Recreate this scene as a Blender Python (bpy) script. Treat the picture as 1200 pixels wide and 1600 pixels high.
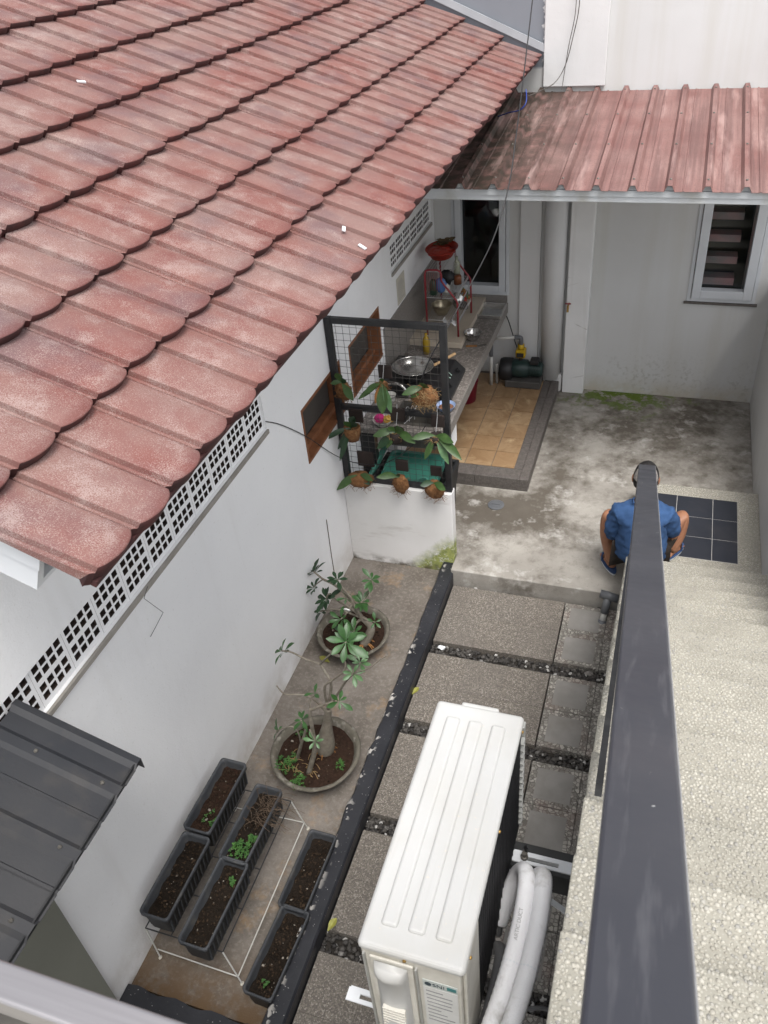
import bpy, bmesh, math, random
import numpy as np
from mathutils import Vector, Matrix, Quaternion

random.seed(7); np.random.seed(7)
for o in list(bpy.data.objects): bpy.data.objects.remove(o)
scene = bpy.context.scene
COL = scene.collection
R_ = math.radians
pi = math.pi

# ------------------------------------------------------------------ camera, sky, sun, exposure
CAM_H = 4.2
FPX = 1306.71
RW = np.array([[0.94868442, 0.12546008, -0.29027168],
               [0.3055826, -0.59984733, 0.73946092],
               [-0.08134587, -0.79021702, -0.60740424]])
cam_data = bpy.data.cameras.new('Camera'); cam = bpy.data.objects.new('Camera', cam_data); COL.objects.link(cam)
cam_data.sensor_fit = 'VERTICAL'; cam_data.sensor_height = 32; cam_data.lens = FPX / 1600 * 32
cam_data.clip_start = 0.02; cam_data.clip_end = 500
cam_data.dof.use_dof = True; cam_data.dof.focus_distance = 4.5; cam_data.dof.aperture_fstop = 11
M = Matrix.Identity(4)
for i in range(3):
    M[i][0] = RW[i][0]; M[i][1] = -RW[i][1]; M[i][2] = -RW[i][2]
M[2][3] = CAM_H
cam.matrix_world = M
scene.camera = cam
scene.render.resolution_x = 768; scene.render.resolution_y = 1024

world = bpy.data.worlds.new('World'); scene.world = world; world.use_nodes = True
wn = world.node_tree.nodes; wl = world.node_tree.links
SUN_DIR = Vector((0.22, -0.33, 0.90)).normalized()
sky = wn.new('ShaderNodeTexSky'); sky.sky_type = 'NISHITA'; sky.sun_disc = False
sky.sun_elevation = math.asin(SUN_DIR.z); sky.sun_rotation = math.atan2(SUN_DIR.x, SUN_DIR.y)
sky.air_density = 1.0; sky.dust_density = 4.0; sky.ozone_density = 0.6
hsv = wn.new('ShaderNodeHueSaturation'); hsv.inputs['Saturation'].default_value = 0.28
wl.new(sky.outputs[0], hsv.inputs['Color'])
wl.new(hsv.outputs[0], wn['Background'].inputs[0]); wn['Background'].inputs[1].default_value = 0.15
sd = bpy.data.lights.new('sun', 'SUN'); sd.energy = 1.25; sd.angle = R_(24); sd.color = (1, 0.975, 0.945)
sun = bpy.data.objects.new('sun', sd); COL.objects.link(sun)
sun.rotation_euler = SUN_DIR.to_track_quat('Z', 'Y').to_euler(); sun.location = (2, -3, 9)
scene.view_settings.view_transform = 'Standard'; scene.view_settings.look = 'None'
scene.view_settings.gamma = 1; scene.view_settings.exposure = 0.98
scene.cycles.max_bounces = 8; scene.cycles.diffuse_bounces = 6; scene.cycles.glossy_bounces = 3; scene.cycles.transparent_max_bounces = 6

# ------------------------------------------------------------------ measuring helpers (photo pixel -> place)
def ray(p):
    d = np.array([p[0] - 600., p[1] - 800., FPX]); return RW @ d
def atz(p, z):
    d = ray(p); t = (z - CAM_H) / d[2]; return Vector((d[0]*t, d[1]*t, z))
def aty(p, y):
    d = ray(p); t = y / d[1]; return Vector((d[0]*t, y, CAM_H + d[2]*t))
def atx(p, x):
    d = ray(p); t = x / d[0]; return Vector((x, d[1]*t, CAM_H + d[2]*t))

# ------------------------------------------------------------------ materials
MATS = {}
def new_mat(name):
    m = bpy.data.materials.new(name); m.use_nodes = True
    nt = m.node_tree
    return m, nt, nt.nodes, nt.links, nt.nodes['Principled BSDF']
class NT:
    """tiny node helper"""
    def __init__(s, name):
        s.m, s.nt, s.n, s.l, s.b = new_mat(name)
        g = s.n.new('ShaderNodeNewGeometry'); s.pos = g.outputs['Position']; s.isl = g.outputs['Random Per Island']
        s.nrm = g.outputs['Normal']
        MATS[name] = s.m
    def link(s, a, b): s.l.new(a, b)
    def set(s, sock, v):
        if hasattr(v, 'is_output') or isinstance(v, bpy.types.NodeSocket): s.l.new(v, sock)
        elif isinstance(v, (tuple, list)) and len(v) == 3 and sock.type == 'RGBA': sock.default_value = (*v, 1)
        else: sock.default_value = v
    def map(s, scale=(1,1,1), loc=(0,0,0), rot=(0,0,0), vec=None):
        q = s.n.new('ShaderNodeMapping'); s.l.new(vec or s.pos, q.inputs[0])
        q.inputs['Scale'].default_value = scale; q.inputs['Location'].default_value = loc; q.inputs['Rotation'].default_value = rot
        return q.outputs[0]
    def noise(s, scale, detail=4, rough=.55, vec=None, dist=0):
        q = s.n.new('ShaderNodeTexNoise'); s.l.new(vec or s.pos, q.inputs['Vector'])
        q.inputs['Scale'].default_value = scale; q.inputs['Detail'].default_value = min(detail, 4 if scale < 15 else 2)
        q.inputs['Roughness'].default_value = rough; q.inputs['Distortion'].default_value = dist
        return q.outputs['Fac']
    def vor(s, scale, feature='F1', vec=None, out='Distance', rnd=1):
        q = s.n.new('ShaderNodeTexVoronoi'); q.feature = feature; s.l.new(vec or s.pos, q.inputs['Vector'])
        q.inputs['Scale'].default_value = scale; q.inputs['Randomness'].default_value = rnd
        return q.outputs[out]
    def ramp(s, fac, lo, hi, a=0., b=1.):
        q = s.n.new('ShaderNodeMapRange'); q.clamp = True
        s.set(q.inputs[0], fac); q.inputs[1].default_value = lo; q.inputs[2].default_value = hi
        q.inputs[3].default_value = a; q.inputs[4].default_value = b
        return q.outputs[0]
    def math(s, op, a, b=0., c=None):
        q = s.n.new('ShaderNodeMath'); q.operation = op
        s.set(q.inputs[0], a); s.set(q.inputs[1], b)
        if c is not None: s.set(q.inputs[2], c)
        return q.outputs[0]
    def mix(s, fac, a, b, mode='MIX'):
        q = s.n.new('ShaderNodeMix'); q.data_type = 'RGBA'; q.blend_type = mode
        s.set(q.inputs[0], fac); s.set(q.inputs[6], a); s.set(q.inputs[7], b)
        return q.outputs[2]
    def sep(s, vec=None):
        q = s.n.new('ShaderNodeSeparateXYZ'); s.l.new(vec or s.pos, q.inputs[0]); return q.outputs
    def objrand(s):
        return s.n.new('ShaderNodeObjectInfo').outputs['Random']
    def bump(s, h, strength=.3, dist=.01):
        q = s.n.new('ShaderNodeBump'); q.inputs['Strength'].default_value = strength; q.inputs['Distance'].default_value = dist
        s.set(q.inputs['Height'], h); s.l.new(q.outputs[0], s.b.inputs['Normal'])
    def done(s, color=None, rough=.6, metal=0., spec=.5):
        if color is not None: s.set(s.b.inputs['Base Color'], color)
        s.set(s.b.inputs['Roughness'], rough); s.set(s.b.inputs['Metallic'], metal)
        s.set(s.b.inputs['Specular IOR Level'], spec)
        return s.m

def mat(name, c1, c2=None, scale=6, rough=.6, bump=.1, bscale=80, metal=0., spec=.4, dirt=None, dscale=2.5, dlo=.5, dhi=.75, bdist=.004, trans=0):
    if name in MATS: return MATS[name]
    s = NT(name)
    c2 = c2 or tuple(v*.8 for v in c1)
    c = s.mix(s.ramp(s.noise(scale), .3, .7), c1, c2)
    if dirt: c = s.mix(s.ramp(s.noise(dscale, 6, .65), dlo, dhi), c, dirt)
    if bump: s.bump(s.noise(bscale, 3), bump, bdist)
    m = s.done(c, rough, metal, spec)
    if trans: s.b.inputs['Transmission Weight'].default_value = trans
    return m

# plaster walls
def plaster(name, c, c2, stain, low=.35, streak=.5):
    s = NT(name); x, y, z = s.sep()
    col = s.mix(s.ramp(s.noise(1.3, 5), .35, .7), c, c2)
    st = s.noise(1., 6, .6, s.map((7, 7, .45)))
    col = s.mix(s.math('MULTIPLY', s.ramp(st, .55, .85), streak), col, stain)
    lowm = s.math('MULTIPLY', s.ramp(z, low, 0.0), s.ramp(s.noise(5, 5, .65), .35, .65))
    col = s.mix(s.math('MULTIPLY', lowm, .75), col, stain)
    col = s.mix(s.math('MULTIPLY', s.ramp(s.noise(60, 2), .66, .72), .18), col, stain)
    s.bump(s.math('ADD', s.math('ADD', s.noise(3.5, 3), s.noise(11, 4)), s.math('MULTIPLY', s.noise(120, 2), .3)), .25, .012)
    return s.done(col, .85, 0, .25)
plaster('white_plaster', (.84,.84,.84), (.79,.79,.795), (.46,.42,.37), .30, .14)
plaster('low_plaster', (.68,.67,.66), (.58,.56,.54), (.30,.25,.2), .25, .3)
plaster('right_plaster', (.66,.66,.655), (.61,.61,.605), (.46,.44,.4), .4, .22)
# back wall with the grey painted corner and its brushed edge
s = NT('back_plaster'); x, y, z = s.sep()
col = s.mix(s.ramp(s.noise(1.1, 5), .35, .7), (.60,.605,.60), (.56,.56,.55))
st = s.noise(1., 6, .6, s.map((6, 6, .35)))
col = s.mix(s.math('MULTIPLY', s.ramp(st, .46, .78), .38), col, (.46,.44,.37))
mz = s.math('MULTIPLY', s.ramp(z, .62, .12, 0, .55), s.ramp(s.noise(26, 6, .7), .52, .66))
col = s.mix(s.math('MULTIPLY', mz, s.ramp(s.noise(1.6, 2), .42, .6)), col, (.26,.25,.2))
col = s.mix(s.math('MULTIPLY', s.ramp(z, .3, .11), s.ramp(s.noise(6, 5, .7), .3, .6)), col, (.5,.46,.38))
edge = s.math('ADD', x, s.math('MULTIPLY', s.math('SUBTRACT', s.noise(26, 5, .7), .5), .1))
g = s.math('MULTIPLY', s.ramp(edge, -1.135, -1.145), s.ramp(z, 2.88, 2.9))
col = s.mix(g, col, s.mix(s.noise(3), (.19,.205,.23), (.23,.245,.27)))
s.bump(s.math('ADD', s.noise(7, 4), s.math('MULTIPLY', s.noise(110, 2), .3)), .2, .01)
s.done(col, .85, 0, .25)
s = NT('pillar_plaster'); x, y, z = s.sep()
v = s.vor(1., 'DISTANCE_TO_EDGE', s.map((1.3, 1.3, 2.4), rot=(.1,.05,0)))
v2 = s.math('ADD', v, s.math('MULTIPLY', s.noise(9, 4), .05))
col = s.mix(s.ramp(s.noise(3, 5), .35, .7), (.80,.80,.79), (.73,.73,.72))
col = s.mix(s.math('MULTIPLY', s.ramp(v2, .032, .027), s.ramp(s.noise(2.2, 3), .5, .6, 0, .6)), col, (.4,.39,.36))
col = s.mix(s.math('MULTIPLY', s.ramp(s.noise(1, 5, .6, s.map((9,9,.5))), .55, .8), .4), col, (.42,.4,.35))
s.bump(s.noise(80, 3), .15, .005); s.done(col, .85, 0, .25)
# low wall with algae at its foot
s = NT('mossy_plaster'); x, y, z = s.sep()
col = s.mix(s.ramp(s.noise(2, 5), .35, .7), (.76,.75,.74), (.68,.67,.65))
col = s.mix(s.math('MULTIPLY', s.ramp(s.noise(1, 6, .65, s.map((3,3,12))), .55, .75), .35), col, (.3,.26,.22))
mx = s.math('ADD', s.math('MULTIPLY', s.ramp(x, -1.72, -1.3), .45), s.math('MULTIPLY', s.noise(6, 5, .65), .28))
ml = s.math('SUBTRACT', mx, z)
ml = s.math('MULTIPLY', s.math('MULTIPLY', s.ramp(ml, .22, .36), s.ramp(s.noise(34, 4, .7), .22, .46)), s.ramp(x, -1.76, -1.6))
col = s.mix(s.math('MULTIPLY', ml, .9), col, s.mix(s.ramp(s.noise(30, 4), .35, .65), (.13,.17,.015), (.30,.33,.05)))
col = s.mix(s.math('MULTIPLY', s.ramp(z, .07, .0), s.ramp(s.noise(14, 5), .4, .6)), col, (.09,.075,.05))
s.bump(s.noise(60, 4), .2, .006); s.done(col, .85, 0, .25)

# roof tiles: worn stone-grit coating
s = NT('roof_grit'); r = s.objrand(); x, y, z = s.sep()
off = s.n.new('ShaderNodeVectorMath'); off.operation = 'ADD'; s.l.new(s.pos, off.inputs[0])
cmb = s.n.new('ShaderNodeCombineXYZ'); s.l.new(s.math('MULTIPLY', r, 37), cmb.inputs[0]); s.l.new(s.math('MULTIPLY', r, 11), cmb.inputs[1]); s.l.new(cmb.outputs[0], off.inputs[1])
pp = off.outputs[0]
patch = s.noise(2.2, 4, .6); patch2 = s.noise(6.5, 4, .6, pp)
col = s.mix(s.ramp(patch2, .3, .7), (.160,.055,.047), (.20,.09,.075))
col = s.mix(s.math('MULTIPLY', s.ramp(patch, .38, .60), .75), col, (.215,.142,.126))
col = s.mix(s.math('MULTIPLY', s.ramp(s.noise(3.1, 3, .6), .50, .68), .7), col, (.125,.08,.084))
grit = s.noise(330, 2, .6)
lich = s.math('ADD', s.math('MULTIPLY', s.ramp(s.noise(9, 3, .6, pp), .48, .75), .20), s.math('MULTIPLY', s.ramp(s.noise(1.7, 2), .45, .7), .07))
lich = s.math('ADD', lich, s.math('MULTIPLY', s.ramp(y, 3.4, 1.3), s.ramp(s.noise(7, 3, .6, pp), .35, .7, 0, .13)))
wh = s.ramp(s.math('ADD', grit, lich), .58, .72)
col = s.mix(s.math('MULTIPLY', wh, .55), col, (.36,.29,.265))
col = s.mix(s.math('MULTIPLY', s.ramp(grit, .42, .32), .5), col, (.12,.05,.05))
lx = s.sep(s.n.new('ShaderNodeTexCoord').outputs['Object'])
rim = s.math('MULTIPLY', s.ramp(s.math('ADD', lx[0], s.math('MULTIPLY', s.noise(40, 3), .03)), .062, .025), .55)
col = s.mix(rim, col, (.13,.038,.034))
col = s.mix(s.math('MULTIPLY', s.ramp(s.noise(1, 4, .65, s.map((2.2,55,2.2), vec=pp)), .6, .75), .35), col, (.12,.075,.068))
s.bump(s.math('ADD', s.noise(300, 2), s.math('MULTIPLY', s.noise(30, 3), .5)), .35, .003)
s.done(col, .82, 0, .3)
mat('roof_edge_red', (.07,.020,.019), (.035,.014,.014), 15, .7, .2, 120)  # deeper red for tile risers, their unlit darkness put into the colour
# canopy sheets: faded red paint with black moss film, recess shade painted at left
s = NT('canopy_red'); x, y, z = s.sep()
col = s.mix(s.ramp(s.noise(2.5, 4), .35, .65), (.19,.088,.078), (.25,.145,.13))
strk = s.noise(1., 6, .65, s.map((26, .7, 1)))
col = s.mix(s.math('MULTIPLY', s.ramp(strk, .44, .62), .7), col, (.115,.06,.055))
leftm = s.ramp(s.math('ADD', x, s.math('MULTIPLY', s.noise(5, 5, .6), .35)), -.38, -.98)  # blackens the left end: grime plus the recess shade beside the roof
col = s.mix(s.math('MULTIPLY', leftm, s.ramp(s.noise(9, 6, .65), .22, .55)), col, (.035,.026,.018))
col = s.mix(s.math('MULTIPLY', s.ramp(s.noise(140, 3), .54, .66), .55), col, (.07,.04,.036))
col = s.mix(s.math('MULTIPLY', s.ramp(s.noise(1, 5, .6, s.map((11,1.6,1))), .56, .72), .5), col, (.42,.29,.265))
s.bump(s.noise(120, 3), .15, .003); s.done(col, .6, 0, .4)
# dark sheet roof
s = NT('dark_sheet')
col = s.mix(s.ramp(s.noise(1.8, 5), .35, .7), (.020,.022,.027), (.034,.034,.036))
col = s.mix(s.math('MULTIPLY', s.ramp(s.noise(5, 6, .65), .5, .72), .55), col, (.062,.056,.05))
s.bump(s.noise(90, 3), .12, .003); s.done(col, s.ramp(s.noise(4, 4), .3, .7, .42, .6), 0, .4)
# patio concrete
s = NT('patio_concrete'); x, y, z = s.sep()
col = s.mix(s.ramp(s.noise(2.2, 6, .65), .35, .68), (.37,.35,.315), (.255,.238,.212))
n1 = s.noise(1.9, 8, .68); n2 = s.noise(7, 7, .7)
st = s.math('ADD', s.math('MULTIPLY', n1, .75), s.math('MULTIPLY', n2, .35))
# wear concentrated by the drain, along the tiled floor and towards the back wall
def blob(s, x, y, cx, cy, rx, ry, a):
    dx = s.math('DIVIDE', s.math('SUBTRACT', x, cx), rx); dy = s.math('DIVIDE', s.math('SUBTRACT', y, cy), ry)
    d = s.math('SQRT', s.math('ADD', s.math('MULTIPLY', dx, dx), s.math('MULTIPLY', dy, dy)))
    return s.ramp(d, 1.25, .2, 0, a)
bl = blob(s, x, y, -1.1, 5.15, .55, .42, .26)
for a in [(-.75,5.9,.3,.9,.13), (-.3,6.7,.5,.45,.17), (.4,6.6,.5,.7,.17), (-.2,6.0,.45,.3,.1), (.4,5.95,.45,.25,.08), (-1.15,4.75,.2,.3,.12), (-.85,5.25,.25,.3,.15)]:
    bl = s.math('MAXIMUM', bl, blob(s, x, y, *a))
st = s.math('ADD', s.math('ADD', st, bl), s.math('MULTIPLY', s.math('SUBTRACT', s.noise(14.5, 4, .75), .5), .34))
col = s.mix(s.math('MULTIPLY', s.ramp(st, .54, .76), .88), col, s.mix(n2, (.05,.040,.029), (.115,.098,.078)))
col = s.mix(s.math('MULTIPLY', s.ramp(s.noise(5, 7, .7), .56, .68), .6), col, (.5,.485,.455))
ms = s.math('MULTIPLY', s.ramp(y, 6.45, 7.1), blob(s, x, y, -.3, 7.05, .8, .8, 1.))
col = s.mix(s.math('MULTIPLY', s.ramp(s.math('ADD', s.noise(8, 7, .7), s.math('MULTIPLY', ms, .22)), .64, .72), ms), col, s.mix(s.noise(40), (.06,.10,.012), (.14,.20,.03)))
wet = blob(s, x, y, -.15, 5.12, .13, .22, 1.)
wet = s.ramp(s.math('ADD', wet, s.math('MULTIPLY', s.noise(9, 4), .5)), .72, .85)
col = s.mix(s.math('MULTIPLY', wet, .8), col, (.14,.115,.06))
sp = s.ramp(s.noise(120, 3, .7), .64, .7); col = s.mix(s.math('MULTIPLY', sp, .5), col, (.12,.1,.08))
s.bump(s.math('ADD', n2, s.math('MULTIPLY', s.noise(150, 3), .3)), .35, .008)
s.done(col, .85, 0, .25)
# concrete of the planting strip
s = NT('strip_concrete'); x, y, z = s.sep()
col = s.mix(s.ramp(s.noise(3.5, 8, .72), .38, .62), (.205,.182,.16), (.135,.118,.10))
col = s.mix(s.math('MULTIPLY', s.ramp(s.noise(1.5, 5, .6), .48, .64), .6), col, (.095,.079,.064))
col = s.mix(s.math('MULTIPLY', s.ramp(s.noise(4, 7, .7), .57, .7), .5), col, (.34,.22,.12))
col = s.mix(s.math('MULTIPLY', s.ramp(s.noise(170, 3, .7), .58, .68), .5), col, (.09,.075,.06))
col = s.mix(s.math('MULTIPLY', s.ramp(s.noise(38, 5, .7), .5, .64), .4), col, (.27,.245,.215))
near = s.math('MULTIPLY', s.ramp(y, 1.6, 1.25), s.ramp(s.noise(9, 6, .7), .3, .55))
col = s.mix(near, col, (.12,.075,.04))
s.bump(s.math('ADD', s.noise(12, 6), s.math('MULTIPLY', s.noise(160, 3), .4)), .35, .006)
s.done(col, .85, 0, .25)
# black bitumen paint with chipped inner edge
s = NT('black_paint'); x, y, z = s.sep()
col = s.mix(s.ramp(s.noise(4, 5), .35, .7), (.012,.013,.017), (.028,.029,.034))
ch = s.math('MULTIPLY', s.math('MULTIPLY', s.ramp(x, -1.30, -1.325), s.ramp(x, -1.362, -1.352)), s.ramp(s.noise(15, 7, .72), .54, .57))
col = s.mix(s.math('MULTIPLY', ch, s.ramp(s.noise(2.3, 2), .40, .55)), col, (.45,.43,.40))
col = s.mix(s.ramp(s.noise(70, 4, .7), .70, .73), col, (.4,.38,.36))
s.bump(s.noise(40, 4), .3, .005); s.done(col, .45, 0, .5)
# terrazzo paver, small mosaic paver
s = NT('terrazzo'); r = s.objrand()
v = s.vor(150, 'F1', out='Color'); sv = s.sep(v)
col = s.mix(s.ramp(sv[0], .3, .8), (.115,.102,.087), (.205,.182,.155))
col = s.mix(s.ramp(sv[1], .78, .86), col, (.30,.275,.24))
col = s.mix(s.ramp(s.vor(150, 'DISTANCE_TO_EDGE'), .08, .02), col, (.11,.095,.08))
col = s.mix(s.math('MULTIPLY', s.ramp(s.noise(3, 5, .6), .45, .7), .5), col, (.13,.115,.1))
col = s.mix(s.math('MULTIPLY', r, .22), col, (.13,.12,.11))
s.bump(s.vor(150), .2, .003); s.done(col, .75, 0, .3)
s = NT('mosaic'); v = s.vor(46, 'F1', out='Color', rnd=.9); sv = s.sep(v)
e = s.vor(46, 'DISTANCE_TO_EDGE', rnd=.9)
col = s.mix(s.ramp(sv[0], .2, .9), (.19,.178,.157), (.37,.35,.31))
col = s.mix(s.ramp(e, .09, .05), col, (.13,.12,.105))
col = s.mix(s.math('MULTIPLY', s.ramp(s.noise(5, 5), .5, .7), .35), col, (.2,.125,.105))
s.bump(s.ramp(e, .02, .15), .6, .004); s.done(col, .7, 0, .35)
mat('tile_grey', (.255,.244,.226), (.20,.19,.174), 7, .8, .12, 200, dirt=(.19,.175,.155), dscale=4, dlo=.52, dhi=.75)
s = NT('gravel_stone')
col = s.mix(s.isl, (.025,.023,.022), (.085,.078,.07)); col = s.mix(s.ramp(s.isl, .93, .96), col, (.42,.41,.39))
s.bump(s.noise(200), .2, .002); s.done(col, .7, 0, .4)
mat('gravel_bed', (.022,.019,.016), (.035,.03,.025), 30, .9, .5, 90)
# washed pebble stairs
s = NT('pebble_stone')
col = s.mix(s.isl, (.34,.32,.27), (.47,.45,.39)); col = s.mix(s.ramp(s.isl, .72, 1.), col, (.27,.262,.242))
col = s.mix(s.math('MULTIPLY', s.ramp(s.noise(2.5, 5), .45, .65), .5), col, (.20,.188,.158))
s.done(col, .55, 0, .4)
s = NT('pebble_cement'); x, y, z = s.sep()
col = s.mix(s.ramp(s.noise(3, 5), .35, .7), (.31,.295,.25), (.25,.238,.20))
e = s.vor(130, 'F1'); col = s.mix(s.ramp(e, .40, .2), col, (.37,.355,.305))
s.bump(e, .3, .003); s.done(col, .8, 0, .3)
mat('charcoal_wall', (.035,.036,.036), (.05,.05,.05), 5, .8, .2, 60)
mat('landing_tile', (.022,.025,.034), (.03,.033,.042), 4, .42, .06, 200, dirt=(.045,.045,.05))
mat('grout_light', (.45,.44,.42))
# kitchen floor
s = NT('kitchen_tile'); r = s.objrand()
n = s.noise(5, 7, .65, dist=1.2)
col = s.mix(s.ramp(n, .35, .68), (.36,.25,.145), (.215,.13,.066))
col = s.mix(s.ramp(s.noise(3, 6, .65, dist=2), .56, .70), col, (.47,.35,.21))
col = s.mix(s.math('MULTIPLY', r, .6), col, (.27,.165,.085))
col = s.mix(s.math('MULTIPLY', s.ramp(s.noise(20, 5, .7), .6, .7), .4), col, (.2,.1,.04))
s.bump(s.noise(60), .05, .002); s.done(col, .35, 0, .5)
mat('granite_edge', (.13,.115,.105), (.085,.075,.068), 40, .55, .2, 200, dirt=(.2,.19,.18), dscale=220, dlo=.6, dhi=.68)
mat('grout_dark', (.09,.06,.035))
s = NT('backsplash'); v = s.sep(s.vor(160, 'F1', out='Color'))
col = s.mix(v[0], (.17,.155,.14), (.27,.25,.23)); s.bump(s.noise(100), .1, .002); s.done(col, .45, 0, .5)
s = NT('counter_granite'); v = s.sep(s.vor(45, 'F1', out='Color'))
col = s.mix(s.ramp(v[0], .3, .9), (.17,.15,.135), (.30,.275,.25))
col = s.mix(s.ramp(s.vor(45, 'DISTANCE_TO_EDGE'), .07, .03), col, (.12,.105,.095)); s.done(col, .4, 0, .5)
mat('cream_tile', (.52,.45,.36), (.44,.38,.3), 6, .4)
# small stuff
mat('wood_brown', (.25,.105,.05), (.16,.065,.03), 14, .5, .2, 40)
mat('dark_board', (.018,.012,.010), (.03,.02,.017), 10, .8, .3, 60)
mat('void_dark', (.012,.010,.009), (.02,.016,.013), 4, .95, 0)
mat('vent_hole_dark', (.05,.032,.024), (.02,.015,.012), 20, .95, .3, 60)  # dirty brown vent holes, with the shade of their depth painted in
mat('glass_dark', (.028,.027,.026), (.04,.038,.035), 1.5, .16, 0, spec=.5)
mat('mesh_screen', (.055,.05,.046), (.075,.068,.06), 3, .6, .2, 300)
mat('window_white', (.62,.64,.66), (.55,.57,.59), 5, .4, .04)
mat('black_steel', (.016,.017,.019), (.03,.03,.031), 12, .45, .12, 60, dirt=(.05,.05,.05), dscale=8, dlo=.55, dhi=.8)
mat('wire_dark', (.05,.048,.045), (.09,.085,.08), 20, .55, 0)
mat('cable_black', (.02,.02,.022), None, 5, .5, 0)
mat('cable_blue', (.02,.05,.25), None, 5, .5, 0)
mat('flashing', (.40,.42,.44), (.33,.35,.37), 5, .5, .05)
mat('galv_white', (.50,.52,.53), (.44,.455,.465), 5, .5, .06, dirt=(.36,.35,.32), dscale=6)
mat('board_white', (.70,.72,.74), (.62,.64,.66), 4, .5, .06)
mat('green_wall', (.16,.162,.135), (.19,.192,.16), 1.5, .8, .12, 60)
s = NT('rail_paint')
col = s.mix(s.ramp(s.noise(2.5, 5), .35, .7), (.033,.035,.045), (.048,.049,.058))
sm = s.noise(1., 6, .7, s.map((30, 3, 3)))
col = s.mix(s.math('MULTIPLY', s.ramp(sm, .58, .78), .38), col, (.15,.15,.16))
col = s.mix(s.ramp(s.noise(45, 4, .7), .73, .76), col, (.38,.38,.37))
s.bump(s.noise(60, 3), .06, .002); s.done(col, s.ramp(s.noise(6, 5), .3, .7, .3, .48), 0, .5)
mat('rail_edge', (.36,.36,.36), (.25,.25,.26), 20, .45, .05, metal=.3)
s = NT('brushed_metal')
col = s.mix(s.ramp(s.noise(1, 5, .6, s.map((2, 60, 60))), .3, .7), (.40,.385,.39), (.30,.285,.29))
col = s.mix(s.ramp(s.noise(9, 6, .7), .60, .72), col, (.30,.27,.25))
s.bump(s.noise(1, 3, .6, s.map((4, 200, 200))), .1, .002); s.done(col, .38, .75, .5)
mat('dirty_metal', (.16,.15,.13), (.07,.065,.06), 8, .5, .1, metal=.4)
s = NT('ac_white')
col = s.mix(s.ramp(s.noise(3, 5), .35, .7), (.46,.46,.448), (.43,.43,.416))
col = s.mix(s.ramp(s.noise(60, 4, .7), .69, .72), col, (.5,.47,.42))
col = s.mix(s.math('MULTIPLY', s.ramp(s.noise(5, 6, .65), .48, .75), .4), col, (.40,.385,.345))
col = s.mix(s.math('MULTIPLY', s.ramp(s.noise(1, 5, .65, s.map((40,2.5,40))), .6, .8), .3), col, (.36,.34,.30))
s.bump(s.noise(150, 2), .04, .001); s.done(col, .42, 0, .4)
mat('ac_cream', (.62,.60,.54), (.54,.52,.46), 6, .45, .05, dirt=(.38,.36,.31), dscale=5, dlo=.5, dhi=.8)
mat('ac_black', (.014,.014,.016), (.022,.022,.024), 20, .6, .2, 200)
mat('ac_metal', (.42,.42,.40), (.33,.33,.31), 8, .45, .08, metal=.3)
mat('sticker', (.52,.56,.54), (.47,.50,.47), 3, .4, 0)
mat('sticker_white', (.68,.68,.66), (.6,.6,.58), 20, .4, 0)
mat('print_dark', (.03,.05,.06), None, 5, .6, 0)
mat('print_grey', (.30,.30,.30), None, 5, .6, 0)
mat('pipe_white', (.80,.80,.81), (.72,.72,.73), 8, .6, .3, 220, dirt=(.46,.45,.43), dscale=10, dlo=.55, dhi=.75)
mat('pipe_grey', (.12,.12,.125), (.16,.16,.16), 8, .6, .05)
mat('pvc_grey', (.10,.105,.115), (.13,.135,.14), 8, .45, .05)
mat('pvc_white', (.55,.55,.52), (.45,.44,.4), 8, .45, .05)
mat('planter_plastic', (.035,.038,.043), (.052,.055,.06), 6, .55, .1, 100, dirt=(.09,.085,.075), dscale=12, dlo=.55, dhi=.8)
s = NT('soil_dark'); col = s.mix(s.noise(60, 5, .7), (.007,.0055,.0042), (.024,.017,.012))
s.bump(s.noise(45, 5), .9, .02); s.done(col, .95, 0, .15)
s = NT('soil_red'); col = s.mix(s.noise(50, 5, .7), (.015,.009,.0065), (.042,.023,.015))
s.bump(s.noise(40, 5), .9, .02); s.done(col, .95, 0, .15)
s = NT('soil_bits'); col = s.mix(s.isl, (.014,.010,.007), (.06,.04,.026)); col = s.mix(s.ramp(s.isl, .92, .95), col, (.28,.25,.21)); s.done(col, .95, 0, .1)
mat('clay_pot', (.085,.078,.06), (.14,.125,.10), 14, .9, .5, 60, dirt=(.25,.235,.2), dscale=18, dlo=.55, dhi=.72)
mat('bark_grey', (.24,.215,.175), (.15,.13,.10), 30, .8, .3, 60)
mat('root_orange', (.33,.16,.055), (.2,.09,.03), 25, .8, .2, 60)
mat('twig', (.13,.09,.06), (.07,.05,.035), 30, .9, 0)
def leafmat(name, c1, c2):
    s = NT(name); col = s.mix(s.isl, c1, c2); col = s.mix(s.ramp(s.noise(25, 3), .5, .75), col, tuple(v*1.35 for v in c2))
    s.bump(s.noise(90, 2), .1, .002)
    m = s.done(col, .42, 0, .45); s.b.inputs['Subsurface Weight'].default_value = 0; return m
leafmat('leaf_green', (.022,.066,.015), (.034,.092,.024))
leafmat('leaf_pale', (.045,.11,.036), (.07,.145,.055))
leafmat('leaf_dark', (.012,.035,.013), (.02,.05,.02))
leafmat('leaf_orchid', (.024,.06,.014), (.045,.09,.022))
leafmat('leaf_yellow', (.3,.28,.05), (.22,.22,.05))
leafmat('leaf_orange', (.42,.2,.05), (.33,.14,.04))
leafmat('weed_green', (.016,.06,.010), (.05,.13,.025))
mat('husk', (.24,.115,.045), (.12,.055,.022), 40, .95, .8, 70, bdist=.01)
mat('straw', (.34,.23,.11), (.20,.125,.055), 40, .9, .2, 70)
mat('steel_shiny', (.55,.54,.52), (.42,.41,.39), 6, .22, .05, metal=.9)
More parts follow.
